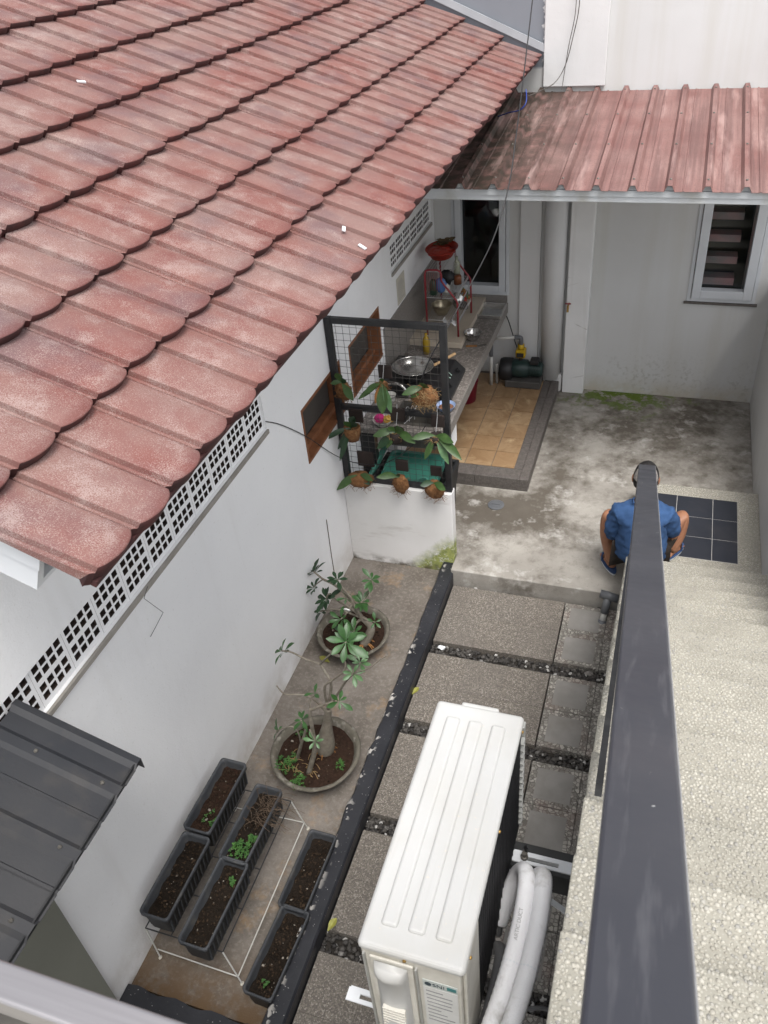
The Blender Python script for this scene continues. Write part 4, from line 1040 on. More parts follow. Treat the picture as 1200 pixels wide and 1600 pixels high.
b1 = bowl('snack_bowl', 'white bowl with pink and yellow packets at the end of the counter', (-1.885,4.965,.952), .075, .05, 'white_ceramic')
MB().blob((-1.905,4.965,1.005),.04,.03,.035,9,6,.2).build('pink_packet', 'pink_wrap', b1); MB().blob((-1.845,4.965,1.0),.04,.03,.03,9,6,.2).build('yellow_packet', 'yellow_wrap', b1)
tag(MB().lathe([(.03,0),(.032,.1),(.028,.13),(.012,.155),(.012,.18),(0,.18)], (-1.87,6.12,.952), 14).build('oil_bottle', 'oil_yellow', smooth=True), 'small bottle of yellow oil in front of the red dish rack', 'bottle')
bowl('steel_bowl', 'shiny steel bowl in front of the red dish rack', (-1.545,6.42,.952), .075, .07, 'steel_shiny')
tr_ = thing('steel_tray', 'shallow steel tray at the far end of the counter', 'tray', (-1.52,6.95,.952))
mb = MB().box(-1.66,-1.40,6.84,7.10,.955,.960); mb.build('base', 'steel_shiny', tr_)
for q in ((-1.67,-1.66,6.83,7.11),(-1.40,-1.39,6.83,7.11),(-1.66,-1.40,6.83,6.84),(-1.66,-1.40,7.10,7.11)): MB().box(*q,.953,.99).build('rim', 'steel_shiny', tr_, bevel=.003)
kn = thing('knife', 'knife with an orange handle lying on the counter', 'knife', (-1.53,6.30,.953))
MB().bar((-1.57,6.28,.958),(-1.48,6.30,.958),.018,.012).build('handle', 'root_orange', kn, bevel=.003); MB().bar((-1.48,6.30,.957),(-1.41,6.34,.957),.02,.003).build('blade', 'dirty_metal', kn)
# red dish rack
rk = thing('dish_rack', 'red tubular dish rack with wire shelves on the counter', 'dish rack', (-1.78,6.6,1.0))
ya, yb, xl, xr = 6.36, 6.84, -1.925, -1.655
prof = [(xl,1.0015),(xl,1.54),(xl+.012,1.57),(xl+.04,1.58),(xl+.11,1.58),(xl+.135,1.565),(xl+.14,1.54),(xl+.14,1.49),(xl+.16,1.46),(xr-.01,1.33),(xr,1.30),(xr,1.0015)]
for y in (ya, yb): MB().tube([(x, y, z) for x, z in prof], .0085, 8).build('side_frame', 'red_enamel', rk, smooth=True)
for (z, a, b) in ((1.14,xl,xr),(1.34,xl,xr-.02),(1.565,xl,xl+.14)):
    sh = MB()
    n = int((b-a)/.02)
    for k in range(n+1):
        x = a + (b-a)*k/n; sh.tube([(x,ya,z),(x,yb,z)], .002, 5)
    sh.tube([(a,ya,z),(b,ya,z)],.003,5).tube([(a,yb,z),(b,yb,z)],.003,5); sh.build('wire_shelf', 'chrome_wire', rk)
MB().bar((xr,ya,1.13),(xr,yb,1.13),.004,.03).build('front_rail', 'chrome_wire', rk); MB().bar((xr-.02,ya,1.335),(xr-.02,yb,1.335),.004,.03).build('front_rail', 'chrome_wire', rk)
wv = MB()
for k in range(6): wv.tube(spline([(xr-.13,ya-.01+k*.012,1.15),(xr-.10,ya-.01+k*.012,1.10),(xr-.06,ya-.01+k*.012,1.13),(xr-.02,ya-.01+k*.012,1.10)],5), .002, 5)
wv.build('plate_slots', 'chrome_wire', rk)
hk = MB()
for k in range(9): y = 6.58+k*.03; hk.tube([(xl+.15,y,1.56),(xl+.16,y,1.49),(xl+.19,y,1.49)], .003, 5)
hk.build('cup_hooks', 'chrome_wire', rk)
for k in range(8): MB().tube([(xl+.01+k*.016, ya-.001, 1.40),(xl+.01+k*.016, ya-.001, 1.56)], .0015, 4).build('end_wire', 'red_enamel', rk)
rb = thing('red_basin', 'red plastic basin on top of the dish rack', 'basin', (-1.865,6.700,1.57))
MB().lathe([(0,0),(.09,0),(.13,.07),(.137,.07),(.125,.06),(.085,.012),(0,.012)], (-1.865,6.700,1.57), 20, sy=1.35).build('tub', 'red_plastic', rb, smooth=True)
MB().blob((-1.865,6.660,1.625),.105,.13,.025,14,6,.15).build('red_lid', 'red_plastic', rb)
lf = MB()
for k in range(26):
    a = random.uniform(0,6.3); lf.leaf((-1.865+random.uniform(-.05,.05),6.800+random.uniform(-.05,.05),1.64), (math.cos(a),math.sin(a),random.uniform(.2,1.4)), random.uniform(.06,.11), .05, droop=.4)
tag(lf.build('dried_leaves', mat('dry_leaf',(.16,.11,.055),(.09,.06,.03),30,.9,.2)), 'bunch of dried brown leaves in the red basin', 'leaves')
bowl('brass_pot', 'brass coloured pot on the lowest shelf of the dish rack', (-1.825,6.480,1.145), .085, .09, 'steel_brass', 'pot')
bowl('tilted_bowl', 'steel bowl tilted on the lowest shelf behind the pot', (-1.745,6.660,1.15), .085, .06, 'steel_shiny', tilt=Matrix.Rotation(R_(50),4,'Y'))
tag(MB().lathe([(.03,0),(.034,.08),(.028,.11),(.016,.13),(0,.135)], (-1.875,6.420,1.345), 12).build('green_jar', mat('green_glass',(.03,.07,.045),None,5,.3,0), smooth=True), 'dark green jar on the middle shelf of the dish rack', 'jar')
tag(MB().blob((-1.815,6.440,1.42),.055,.04,.065,10,7,.15).build('blue_packet', 'blue_plastic', smooth=True), 'crumpled blue plastic packet on the middle rack shelf', 'packet')
tag(MB().blob((-1.770,6.450,1.385),.03,.03,.045,9,6,.15).build('white_packet', 'white_ceramic', smooth=True), 'small white printed packet beside the blue packet', 'packet')
tag(MB().lathe([(.034,0),(.036,.06),(.03,.075),(0,.075)], (-1.725,6.660,1.345), 14).build('sauce_jar', mat('brown_glass',(.2,.07,.03),None,5,.3,0), smooth=True), 'brown sauce jar on the middle shelf of the dish rack', 'jar')
tag(MB().blob((-1.805,6.640,1.41),.06,.05,.06,10,7,.2).build('black_bag', 'pump_black', smooth=True), 'black plastic bag on the middle shelf of the rack', 'bag')
tag(MB().lathe([(.028,0),(.03,.14),(.012,.17),(.012,.20),(0,.2)], (-1.755,6.760,1.345), 12).build('glass_bottle', mat('pale_bottle',(.35,.36,.27),None,5,.25,0), smooth=True), 'pale glass bottle at the back of the middle rack shelf', 'bottle')
t = thing('vegetable_bunch', 'bunch of red and green vegetables at the far rack post', 'vegetables', (-1.685,6.780,1.15))
for k in range(12): MB().blob((-1.695+random.uniform(-.03,.03),6.770+random.uniform(-.04,.04),1.19+random.uniform(-.03,.06)),.014,.014,.02,7,5,.2).build('piece', ('red_plastic','leaf_green','root_orange')[k%3], t)
# bins below
bn = thing('black_bin', 'large black plastic crate behind the trellis', 'crate', (-1.68,4.92,.12))
mb = MB(); o = [(-1.97,4.66),(-1.38,4.66),(-1.36,5.16),(-1.95,5.16)]; i_ = [(-1.94,4.69),(-1.41,4.69),(-1.39,5.13),(-1.92,5.13)]
b0 = [(-1.93,4.70,.122),(-1.43,4.70,.122),(-1.41,5.12,.122),(-1.91,5.12,.122)]
mb.v = b0 + [(x,y,.58) for x,y in o] + [(x,y,.58) for x,y in i_] + [(x*.98-.03,y*.99+.05,.2) for x,y in i_]
mb.f = [(0,1,2,3)] + [(k,(k+1)%4,4+(k+1)%4,4+k) for k in range(4)] + [(4+k,4+(k+1)%4,8+(k+1)%4,8+k) for k in range(4)] + [(8+k,8+(k+1)%4,12+(k+1)%4,12+k) for k in range(4)] + [(12,13,14,15)]
mb.build('tub', 'bin_black', bn, bevel=.012, seg=3)
tl = thing('teal_basin', 'shallow teal green plastic basin lying in the black crate', 'basin', (-1.68,4.93,.56))
def rrect(cx, cy, w, h, r, n=5):
    pts = []
    for (sx, sy, a0) in ((1,1,0),(-1,1,90),(-1,-1,180),(1,-1,270)):
        for k in range(n+1):
            a = R_(a0+90*k/n); pts.append((cx+sx*(w/2-r)+r*math.cos(a), cy+sy*(h/2-r)+r*math.sin(a)))
    return pts
rq = rrect(-1.675,4.935,.44,.40,.05); mb = MB(); n = len(rq)
levels = [(1.0,.545),(1.0,.60),(.96,.603),(.92,.585)]
for s_, z in levels: mb.v += [(-1.675+(x+1.675)*s_, 4.935+(y-4.935)*s_, z + (y-4.935)*.12) for x, y in rq]
for j in range(3):
    for k in range(n): mb.f.append((j*n+k, j*n+(k+1)%n, (j+1)*n+(k+1)%n, (j+1)*n+k))
mb.f.append(tuple(3*n+k for k in range(n))); mb.build('panel', 'teal_plastic', tl, smooth=False)
MB().tube(spline([(-1.60,4.79,.575),(-1.59,4.82,.60),(-1.54,4.84,.60),(-1.52,4.81,.575)],5), .008, 8).build('handle', 'teal_plastic', tl, smooth=True)
tag(MB().bar((-2.0,4.74,.50),(-1.93,5.10,.68),.03,.05).build('teal_tray', 'teal_plastic', bevel=.006), 'second teal plastic tray standing on edge beside the crate', 'tray')
tag(MB().lathe([(0,0),(.10,0),(.12,.2),(.126,.2),(.115,.19),(.095,.012),(0,.012)], (-1.675,6.62,.239), 20).build('crimson_bucket', 'crimson_plastic', smooth=True), 'crimson plastic bucket under the kitchen counter', 'bucket')
# ------------------------------------------------------------------ water pump
pm = thing('water_pump', 'dark green water pump on a grey base by the back wall', 'pump', (-1.2,7.0,.24))
MB().box(-1.36,-1.03,6.90,7.12,.2385,.31).build('base', 'pump_base', pm, bevel=.01)
RXm = Matrix.Rotation(R_(90),3,'Y')
MB().lathe([(0,-.13),(.075,-.13),(.085,-.10),(.085,.02),(.065,.04),(.065,.15),(.055,.165),(0,.165)], (-1.19,7.0,.40), 18, M=RXm).build('motor', 'pump_green', pm, smooth=True)
MB().lathe([(0,-.05),(.10,-.05),(.11,-.02),(.11,.06),(.08,.075),(0,.075)], (-1.37,7.0,.38), 18, M=RXm).build('pump_head', 'pump_black', pm, smooth=True)
MB().box(-1.14,-1.06,6.95,7.05,.46,.505).build('terminal_box', 'pump_black', pm, bevel=.01)
fn = MB()
for k in range(8): fn.lathe([(.066,0),(.071,0),(.071,.006),(.066,.006)], (-1.145+k*.014,7.0,.40), 16, M=RXm)
fn.build('cooling_fins', 'pump_green', pm)
pc = MB().box(-1.275,-1.185,6.955,7.045,.52,.60); pc.build('controller', 'pump_yellow', pm, bevel=.014, seg=3)
MB().lathe([(.03,0),(.03,.05),(0,.05)], (-1.23,7.0,.595), 14).build('controller_cap', 'pump_yellow', pm, smooth=True)
MB().box(-1.262,-1.198,6.947,6.956,.535,.575).build('gauge', 'pump_black', pm)
MB().lathe([(.018,0),(.018,.06),(0,.06)], (-1.23,7.0,.475), 10).build('outlet', 'pump_black', pm)
pp_ = thing('water_pipe', 'grey and white water pipe bent over the pump', 'pipe', (-1.49,6.92,.24))
MB().tube([(-1.495,6.93,.2385),(-1.495,6.93,.56)], .016, 12).build('riser', 'pvc_white', pp_, smooth=True)
MB().tube([(-1.45,6.97,.2385),(-1.45,6.97,.44)], .012, 10).build('riser', 'pvc_white', pp_, smooth=True)
MB().tube(spline([(-1.495,6.93,.54),(-1.495,6.93,.68),(-1.49,6.935,.71),(-1.46,6.94,.715)],6), .020, 12).build('elbow', 'pvc_grey', pp_, smooth=True)
MB().tube([(-1.47,6.94,.715),(-1.27,6.99,.715)], .014, 12).build('cross_pipe', 'pvc_white', pp_, smooth=True)
MB().tube(spline([(-1.29,6.985,.715),(-1.25,6.995,.715),(-1.232,7.0,.70),(-1.23,7.0,.64)],6), .020, 12).build('elbow', 'pvc_grey', pp_, smooth=True)
tag(MB().tube(spline([(-1.43,7.19,.86),(-1.38,7.15,.80),(-1.30,7.08,.62),(-1.255,7.03,.55)],6), .005, 6).build('pump_cable', 'cable_black'), 'black power cable hanging from the wall to the pump', 'cable')
tag(MB().box(-1.49,-1.42,7.15,7.1985,.80,.88).build('power_socket', 'dirty_metal', bevel=.008), 'small brown socket box on the back wall above the pump', 'socket')
tp = thing('wall_tap', 'small brass tap on the cracked white pillar', 'tap', (-.845,7.08,1.02))
MB().tube([(-.83,7.1,1.02),(-.83,7.04,1.02),(-.83,7.03,.97)], .010, 8).build('spout', 'brass', tp); MB().bar((-.855,7.05,1.04),(-.805,7.05,1.04),.01,.008).build('lever', 'red_enamel', tp)
tag(MB().box(XW+.001,XW+.004,6.03,6.24,1.40,1.62).build('paper_notice', 'paper'), 'yellowed paper notice stuck on the white wall above the counter', 'notice')
for k in range(9):
    MB().box(XW+.0042,XW+.0048,6.05,6.05+random.uniform(.1,.17),1.43+k*.018,1.434+k*.018).build('printed_line', 'print_grey', bpy.data.objects['paper_notice'])

# ------------------------------------------------------------------ bowl pots with desert roses
def potted(c, r, lb, lumps):
    t = thing('plant_pot', lb, 'pot', (c[0], c[1], 0)); x, y, z = c
    n = 40; prof = [(.45,.0),(.55,.0),(.74,.35),(.91,.75),(1.0,.93),(1.03,1.0),(.97,1.02),(.92,.98),(.87,.80),(.84,.70)]
    mb = MB()
    for (q, h) in prof:
        for k in range(n):
            a = 2*pi*k/n; j = 1 + .012*math.sin(3*a+q*5) + random.uniform(-.006,.006); mb.v.append((x+r*q*j*math.cos(a), y+r*q*j*math.sin(a), .001+z*h+random.uniform(-.003,.003)*(h > .5)))
    for i in range(len(prof)-1):
        for k in range(n): mb.f.append((i*n+k, i*n+(k+1)%n, (i+1)*n+(k+1)%n, (i+1)*n+k))
    mb.f.append(tuple(reversed(range(n)))); mb.build('bowl', 'clay_pot', t, smooth=True)
    mb = MB(); m = 12
    for i in range(m+1):
        for k in range(n):
            a = 2*pi*k/n; q = .88*r*i/m; mb.v.append((x+q*math.cos(a), y+q*math.sin(a), z*.80 + .02*(1-(i/m)**2) + random.uniform(-.006,.006)))
    for i in range(m):
        for k in range(n): mb.f.append((i*n+k, (i+1)*n+k, (i+1)*n+(k+1)%n, i*n+(k+1)%n))
    mb.build('soil', 'soil_red', t, smooth=True)
    if lumps:
        sp = []
        for _ in range(lumps):
            a = random.uniform(0,6.3); q = r*.8*math.sqrt(random.random()); s_ = random.uniform(.003,.009); sp.append((x+q*math.cos(a), y+q*math.sin(a), z*.80+.012, s_, s_*.8, s_*.6, a))
        stones('soil_crumbs', sp, 'soil_bits', t)
    return t
PA_ = (-1.735,3.63,.155); PB_ = (-1.615,2.64,.175); DY = .07
potted(PA_, .243, 'wide round clay pot of the farther desert rose', 160)
potted(PB_, .258, 'wide round clay pot of the nearer desert rose', 200)
LEAF = {}
for m in ('leaf_green','leaf_pale','leaf_dark'):
    q = MB().leaf((0,0,0),(0,0,1),1.,.36,up=(0,1,0),droop=0,fold=.3,n=6,shape='ob')
    for i, v in enumerate(q.v): q.v[i] = (v[0], v[1] - .28*v[2]**2, v[2])
    me = q.mesh('leaf'); me.materials.append(MATS[m])
    for p in me.polygons: p.use_smooth = True
    LEAF[m] = me
def rosette(parent, tip, axis, n, L, m, spread=65):
    axis = Vector(axis).normalized(); q0 = axis.to_track_quat('Z','Y')
    for k in range(n):
        a = 2*pi*k*.382*2.618/ n*1.0 + random.uniform(-.25,.25); sp_ = R_(spread*random.uniform(.65,1.25))
        d = Vector((math.sin(sp_)*math.cos(a), math.sin(sp_)*math.sin(a), math.cos(sp_)))
        d = q0 @ d
        up = axis - d*axis.dot(d); 
        if up.length < 1e-3: up = Vector((1,0,0))
        up.normalize(); zc = d; yc = up; xc = yc.cross(zc)
        o = bpy.data.objects.new('leaf', LEAF[m]); COL.objects.link(o); o.parent = parent
        o.location = Vector(tip) - wloc(parent) - axis*random.uniform(0,.02)
        s_ = L*random.uniform(.55,1.12); o.rotation_euler = Matrix((xc,yc,zc)).transposed().to_euler(); o.scale = (s_, s_, s_)
def branch(parent, pts, r0, r1, name='branch', m='bark_grey', n=6):
    P = spline(pts, n); MB().tube(P, [r0+(r1-r0)*i/(len(P)-1) for i in range(len(P))], 8).build(name, m, parent, smooth=True)
# nearer plant
pb_ = thing('desert_rose', 'nearer desert rose with a swollen grey trunk and thin bare branches', 'plant', (PB_[0],PB_[1],.23))
Y = 2.60
def B(px, py, y=None): return aty((px, py), (Y if y is None else y) + DY)
base = Vector((-1.575,2.68,.15)); top = B(513,1108,2.60)
P = [base, base.lerp(top,.25), base.lerp(top,.55), base.lerp(top,.8), top]
MB().tube(spline(P,5), [.050,.055,.057,.057,.055,.052,.048,.044,.040,.036,.033,.030,.028,.026,.024,.022,.021,.020,.019,.018,.017], 12).build('trunk', 'bark_grey', pb_, smooth=True)
rt = MB()
for k in range(22):
    a = random.uniform(0,6.3); q = base+Vector((.036*math.cos(a),.036*math.sin(a),.03)); e2 = base+Vector((random.uniform(.05,.10)*math.cos(a+random.uniform(-.4,.4)),random.uniform(.05,.10)*math.sin(a),-.005)); rt.tube(spline([q,(q+e2)/2+Vector((0,0,.015)),e2],4), .0028, 5)
rt.build('roots', 'root_orange', pb_)
br_ = [([top, B(516,1085), B(517,1066), B(508,1050,2.62), B(500,1038,2.64), B(478,1030,2.66), B(455,1019,2.68), B(440,1017,2.70)], .010,.004, (-.6,-.2,.6), 7, .085, 'leaf_green'),
       ([B(500,1038,2.64), B(512,1026,2.6), B(524,1016,2.58), B(541,1003,2.56)], .005,.004, (.2,-.5,.8), 10, .12, 'leaf_green'),
       ([top, B(507,1075,2.57), B(520,1062,2.57), B(538,1048,2.57), B(538,1032,2.6), B(523,1021,2.6)], .008,.004, None, 0, 0, None),
       ([top, B(527,1085,2.58), B(540,1065,2.56), B(552,1052,2.55)], .008,.005, (.3,-.6,.7), 7, .07, 'leaf_pale'),
       ([B(552,1052,2.55), B(575,1045,2.5), B(592,1032,2.5), B(606,1024,2.5)], .004,.0025, None, 0, 0, None),
       ([B(540,1065,2.58), B(556,1048,2.62), B(563,1035,2.64)], .004,.003, (.3,-.4,.8), 8, .075, 'leaf_pale'),
       ([B(509,1112,2.6), B(496,1098,2.58), B(480,1087,2.56), B(462,1085,2.54), B(444,1084,2.52), B(432,1071,2.54)], .007,.0035, None, 0, 0, None),
       ([B(513,1100,2.56), B(520,1098,2.5), B(530,1096,2.48)], .004,.003, (.5,-.5,.6), 6, .075, 'leaf_green')]
for pts, r0, r1, ax, n, L, m in br_:
    branch(pb_, pts, r0, r1)
    if ax: rosette(pb_, pts[-1], ax, n, L, m)
sb2 = thing('desert_rose_cutting', 'small side stem in front of the nearer desert rose trunk', 'plant', (-1.60,2.48,.23))
c0 = Vector((-1.61,2.51,.15))
branch(sb2, [c0, B(492,1170,2.45), B(489,1145,2.46), B(484,1112,2.46), B(490,1108,2.46), B(504,1102,2.46), B(520,1096,2.46)], .016,.004)
branch(sb2, [B(484,1112,2.46), B(486,1092,2.48), B(495,1085,2.48)], .004,.003); rosette(sb2, B(490,1083,2.48), (-.2,-.3,.9), 3, .06, 'leaf_green')
branch(sb2, [Vector((-1.71,2.58,.15)), B(470,1165,2.48), B(477,1140,2.48), B(470,1125,2.5)], .012,.004); rosette(sb2, B(472,1124,2.5), (-.3,-.3,.9), 6, .075, 'leaf_green')
branch(sb2, [B(470,1160,2.48), B(466,1145,2.46), B(455,1135,2.46), B(432,1142,2.46)], .005,.003); rosette(sb2, B(432,1141,2.46), (-.7,-.3,.5), 5, .065, 'leaf_green')
branch(sb2, [B(490,1150,2.46), B(484,1140,2.42), B(493,1158,2.40)], .004,.003); rosette(sb2, B(492,1158,2.40), (.1,-.5,.8), 6, .06, 'leaf_pale')
rt = MB()
for k in range(30):
    q = Vector((-1.66+random.uniform(-.09,.09), 2.54+random.uniform(-.07,.07), .16)); e2 = q+Vector((random.uniform(-.06,.06),random.uniform(-.05,.05),.006)); rt.tube(spline([q,(q+e2)/2+Vector((0,0,.012)),e2],3), .0018, 4)
rt.build('dry_roots', 'straw', sb2)
# farther plant
pa_ = thing('desert_rose', 'farther desert rose leaning towards the wall with dark leaf rosettes', 'plant', (PA_[0],PA_[1],.2))
Y = 3.55; DY = .10
base = Vector((-1.635,3.55,.13)); k1 = B(566,966,3.52)
MB().tube(spline([base, B(580,982,3.48), k1],6), [.030,.031,.031,.030,.029,.028,.026,.024,.022,.021,.020,.019,.018], 12).build('trunk', 'bark_grey', pa_, smooth=True)
rt = MB()
for k in range(16):
    a = random.uniform(0,6.3); q = base+Vector((.026*math.cos(a),.026*math.sin(a),.02)); e2 = base+Vector((.075*math.cos(a),.075*math.sin(a),-.002)); rt.tube(spline([q,(q+e2)/2+Vector((0,0,.012)),e2],4), .003, 5)
rt.build('roots', 'root_orange', pa_)
B2 = [([k1, B(552,942), B(538,925,3.58), B(520,912,3.62), B(505,905,3.66), B(490,893,3.70)], .014,.006, (-.5,.1,.9), 12, .10, 'leaf_dark'),
      ([B(552,942), B(545,930), B(530,912), B(527,905)], .008,.005, (.1,-.2,.9), 10, .085, 'leaf_dark'),
      ([k1, B(548,950), B(530,940), B(515,928), B(510,935)], .009,.005, (-.4,-.4,.8), 13, .11, 'leaf_dark'),
      ([k1, B(540,956), B(522,952), B(500,955)], .007,.005, (-.6,-.3,.7), 9, .09, 'leaf_dark'),
      ([k1, B(556,975,3.5), B(552,990,3.45), B(552,988,3.42)], .010,.006, (.1,-.6,.8), 9, .10, 'leaf_green'),
      ([B(552,985,3.45), B(538,985,3.42), B(535,990,3.4)], .006,.005, (-.3,-.6,.7), 7, .085, 'leaf_dark'),
      ([k1, B(560,958), B(560,945), B(566,940)], .010,.006, (.2,-.2,.9), 11, .09, 'leaf_green'),
      ([B(566,940), B(574,928,3.6), B(580,915,3.6), B(580,905,3.6)], .003,.0025, (.1,-.2,.95), 8, .085, 'leaf_green'),
      ([k1, B(575,970,3.45), B(586,972,3.42)], .006,.004, (.4,-.5,.6), 5, .07, 'leaf_green'),
      ([B(530,915), B(538,930), B(541,934)], .004,.003, (.3,-.2,.8), 5, .06, 'leaf_green'),
      ([B(552,942), B(540,960,3.48), B(532,968,3.45)], .006,.004, (-.2,-.6,.7), 7, .085, 'leaf_green'),
      ([B(505,905,3.66), B(495,912,3.64), B(490,918,3.6)], .005,.004, (-.4,-.3,.6), 8, .08, 'leaf_dark')]
for pts, r0, r1, ax, n, L, m in B2:
    branch(pa_, pts, r0, r1)
    if ax: rosette(pa_, pts[-1], ax, n, L, m)
tag(MB().lathe([(0,-.004),(.022,-.004),(.022,.004),(0,.004)], B(542,953,3.44), 18, M=Matrix.Rotation(R_(-60),3,'X')).build('plant_tag', 'sticker_white'), 'round white tag hanging on the farther desert rose', 'tag')
def weed(lb, c, r, n, h=.03):
    mb = MB()
    for _ in range(n):
        a = random.uniform(0,6.3); q = r*random.random()**.7*1.15; x, y, z = c[0]+q*math.cos(a), c[1]+q*math.sin(a), c[2]+random.uniform(.1,1.2)*h
        for k in range(3): mb.leaf((x,y,z), (math.cos(a+k*2.1),math.sin(a+k*2.1),.25), random.uniform(.007,.014), .009, droop=.2, n=3)
        mb.tube([(x,y,z),(x-.004,y,c[2])], .0008, 4)
    return tag(mb.build('weed', 'weed_green'), lb, 'weed', 'small weeds in the pots')
weed('large patch of clover on the left of the nearer round pot', (-1.745,2.53,.15), .065, 55)
weed('patch of clover at the front rim of the nearer round pot', (-1.645,2.44,.15), .045, 32)
weed('small weed at the right rim of the nearer round pot', (-1.455,2.60,.15), .03, 14)
weed('small weed at the back left of the nearer round pot', (-1.745,2.75,.15), .03, 14)

# ------------------------------------------------------------------ planter boxes and their stand
def planter_mesh(w, l, h):
    def ring(sw, sl, z, r=.018): return [(x, y, z) for x, y in rrect(0, 0, w*sw, l*sl, r, 3)]
    mb = MB(); lv = [(.78,.92,0),(.90,.965,h-.03),(1.,1.,h-.028),(1.,1.,h),(.90,.965,h),(.84,.945,h-.02),(.74,.90,.02)]
    rs = [ring(*q) for q in lv]; n = len(rs[0])
    for q in rs: mb.v += q
    for i in range(len(rs)-1):
        for k in range(n): mb.f.append((i*n+k, i*n+(k+1)%n, (i+1)*n+(k+1)%n, (i+1)*n+k))
    mb.f.append(tuple(reversed(range(n)))); mb.f.append(tuple((len(rs)-1)*n+k for k in range(n)))
    me = mb.mesh('box'); me.materials.append(MATS['planter_plastic'])
    for p in me.polygons: p.use_smooth = len(p.vertices) == 4
    # ribs on the long sides
    return me
PW, PL, PH = .155, .435, .155
PM = planter_mesh(PW, PL, PH); RIBM = MB()
for s_ in (-1, 1):
    for k in range(13): RIBM.bar((s_*PW*.395,-.19+k*.0317,.004),(s_*PW*.453,-.19+k*.0317,PH-.03),.008,.006,up=(1,0,0))
RIBme = RIBM.mesh('ribs'); RIBme.materials.append(MATS['planter_plastic'])
boxes = [((-1.925,2.085,.285),-.02,'planter box of reddish gritty soil beside the wall, on the far end of the stand','soil_red'),
         ((-1.672,1.985,.285),-.03,'planter box with dry twigs and clover on the far right of the stand','soil_dark'),
         ((-1.912,1.635,.285),-.01,'planter box of bare soil beside the wall, on the near end of the stand','soil_dark'),
         ((-1.668,1.565,.285),-.02,'planter box with one seedling on the near right of the stand','soil_dark'),
         ((-1.395,1.965,.001),-.02,'planter box on the ground by the kerb, the farther of two','soil_dark'),
         ((-1.385,1.545,.001),-.05,'planter box on the ground by the kerb, the nearer of two','soil_dark')]
for (c, rz, lb, so_) in boxes:
    t = thing('planter_box', lb, 'planter', c, 'grey plastic planter boxes'); t.rotation_euler.z = rz
    mk('box', PM, 'planter_plastic', t); mk('ribs', RIBme, 'planter_plastic', t)['kind'] = 'stuff'
    sm_ = MB(); nx, ny = 8, 22
    for j in range(ny+1):
        for i in range(nx+1): sm_.v.append(((i/nx-.5)*PW*.80, (j/ny-.5)*PL*.93, PH-.062+random.uniform(-.006,.006)+.008*math.sin(j*.9)))
    for j in range(ny):
        for i in range(nx): a = j*(nx+1)+i; sm_.f.append((a,a+1,a+nx+2,a+nx+1))
    sm_.build('soil', so_, t, smooth=True, local=True)
    sp = []
    for _ in range(260):
        s_ = random.choice((.002,.003,.004,.006,.009))*random.uniform(.7,1.2); sp.append((c[0]+random.uniform(-.055,.055), c[1]+random.uniform(-.19,.19), c[2]+PH-.055, s_, s_*random.uniform(.4,.9), s_*.6, random.uniform(0,6)))
    o = stones('soil_litter', sp, 'soil_bits', t)
zt = .285 + PH - .052
tw = MB()
for k in range(60):
    q = Vector((-1.65+random.uniform(-.05,.06), 2.09+random.uniform(-.09,.07), zt)); d = Vector((random.uniform(-.05,.10),random.uniform(-.06,.06),random.uniform(.01,.08)))
    tw.tube(spline([q, q+d*.5+Vector((random.uniform(-.02,.02),random.uniform(-.02,.02),.02)), q+d, q+d*1.3+Vector((.02,0,-.04))],3), .0012, 4)
tag(tw.build('dry_twigs', 'twig'), 'tangle of dry brown twigs in the far right planter box', 'twigs')
weed('bright clover at the near end of the far right planter', (-1.675,1.85,zt), .045, 55); weed('clover along the middle of the far right planter', (-1.645,1.92,zt), .025, 16)
weed('single seedling in the near right planter on the stand', (-1.645,1.69,zt), .022, 12)
weed('tiny seedling at the near end of the planter by the kerb', (-1.385,1.40,PH-.05), .014, 6, .04)
weed('pale dry weed in the reddish planter by the wall', (-1.905,1.97,zt), .035, 14)
st = thing('planter_stand', 'thin wire stand carrying four planter boxes by the wall', 'stand', (-1.79,1.83,0))
X0, X1, Y0_, Y1_ = -2.0,-1.585,1.42,2.24; zs = .279
fr_ = MB()
for (a, b) in (((X0,Y0_),(X1,Y0_)),((X0,Y1_),(X1,Y1_)),((X0,Y0_),(X0,Y1_)),((X1,Y0_),(X1,Y1_)),((-1.86,Y0_),(-1.86,Y1_)),((-1.72,Y0_),(-1.72,Y1_)),((X0,1.84),(X1,1.84)),((X0,1.63),(X1,1.63)),((X0,2.04),(X1,2.04))):
    fr_.tube([(a[0],a[1],zs),(b[0],b[1],zs)], .0035, 6)
fr_.build('top_frame', 'black_steel', st)
for x, dx in ((X0,.012),(X1,.05)):
    for y, dy in ((Y0_,-.01),(Y1_,.02)):
        MB().tube([(x,y,zs),(x+dx,y+dy,.004)], .004, 6).build('leg', 'pvc_white', st); MB().blob((x+dx,y+dy,.007),.009,.012,.006,8,5).build('foot', 'paper', st)
lo = MB()
for (a, b) in (((X0+.010,Y0_),(X1+.04,Y0_-.008)),((X0+.010,Y1_),(X1+.04,Y1_+.015)),((X1+.04,Y0_-.008),(X1+.04,Y1_+.015))): lo.tube([(a[0],a[1],.07),(b[0],b[1],.07)], .0032, 6)
lo.build('lower_bars', 'pvc_white', st)

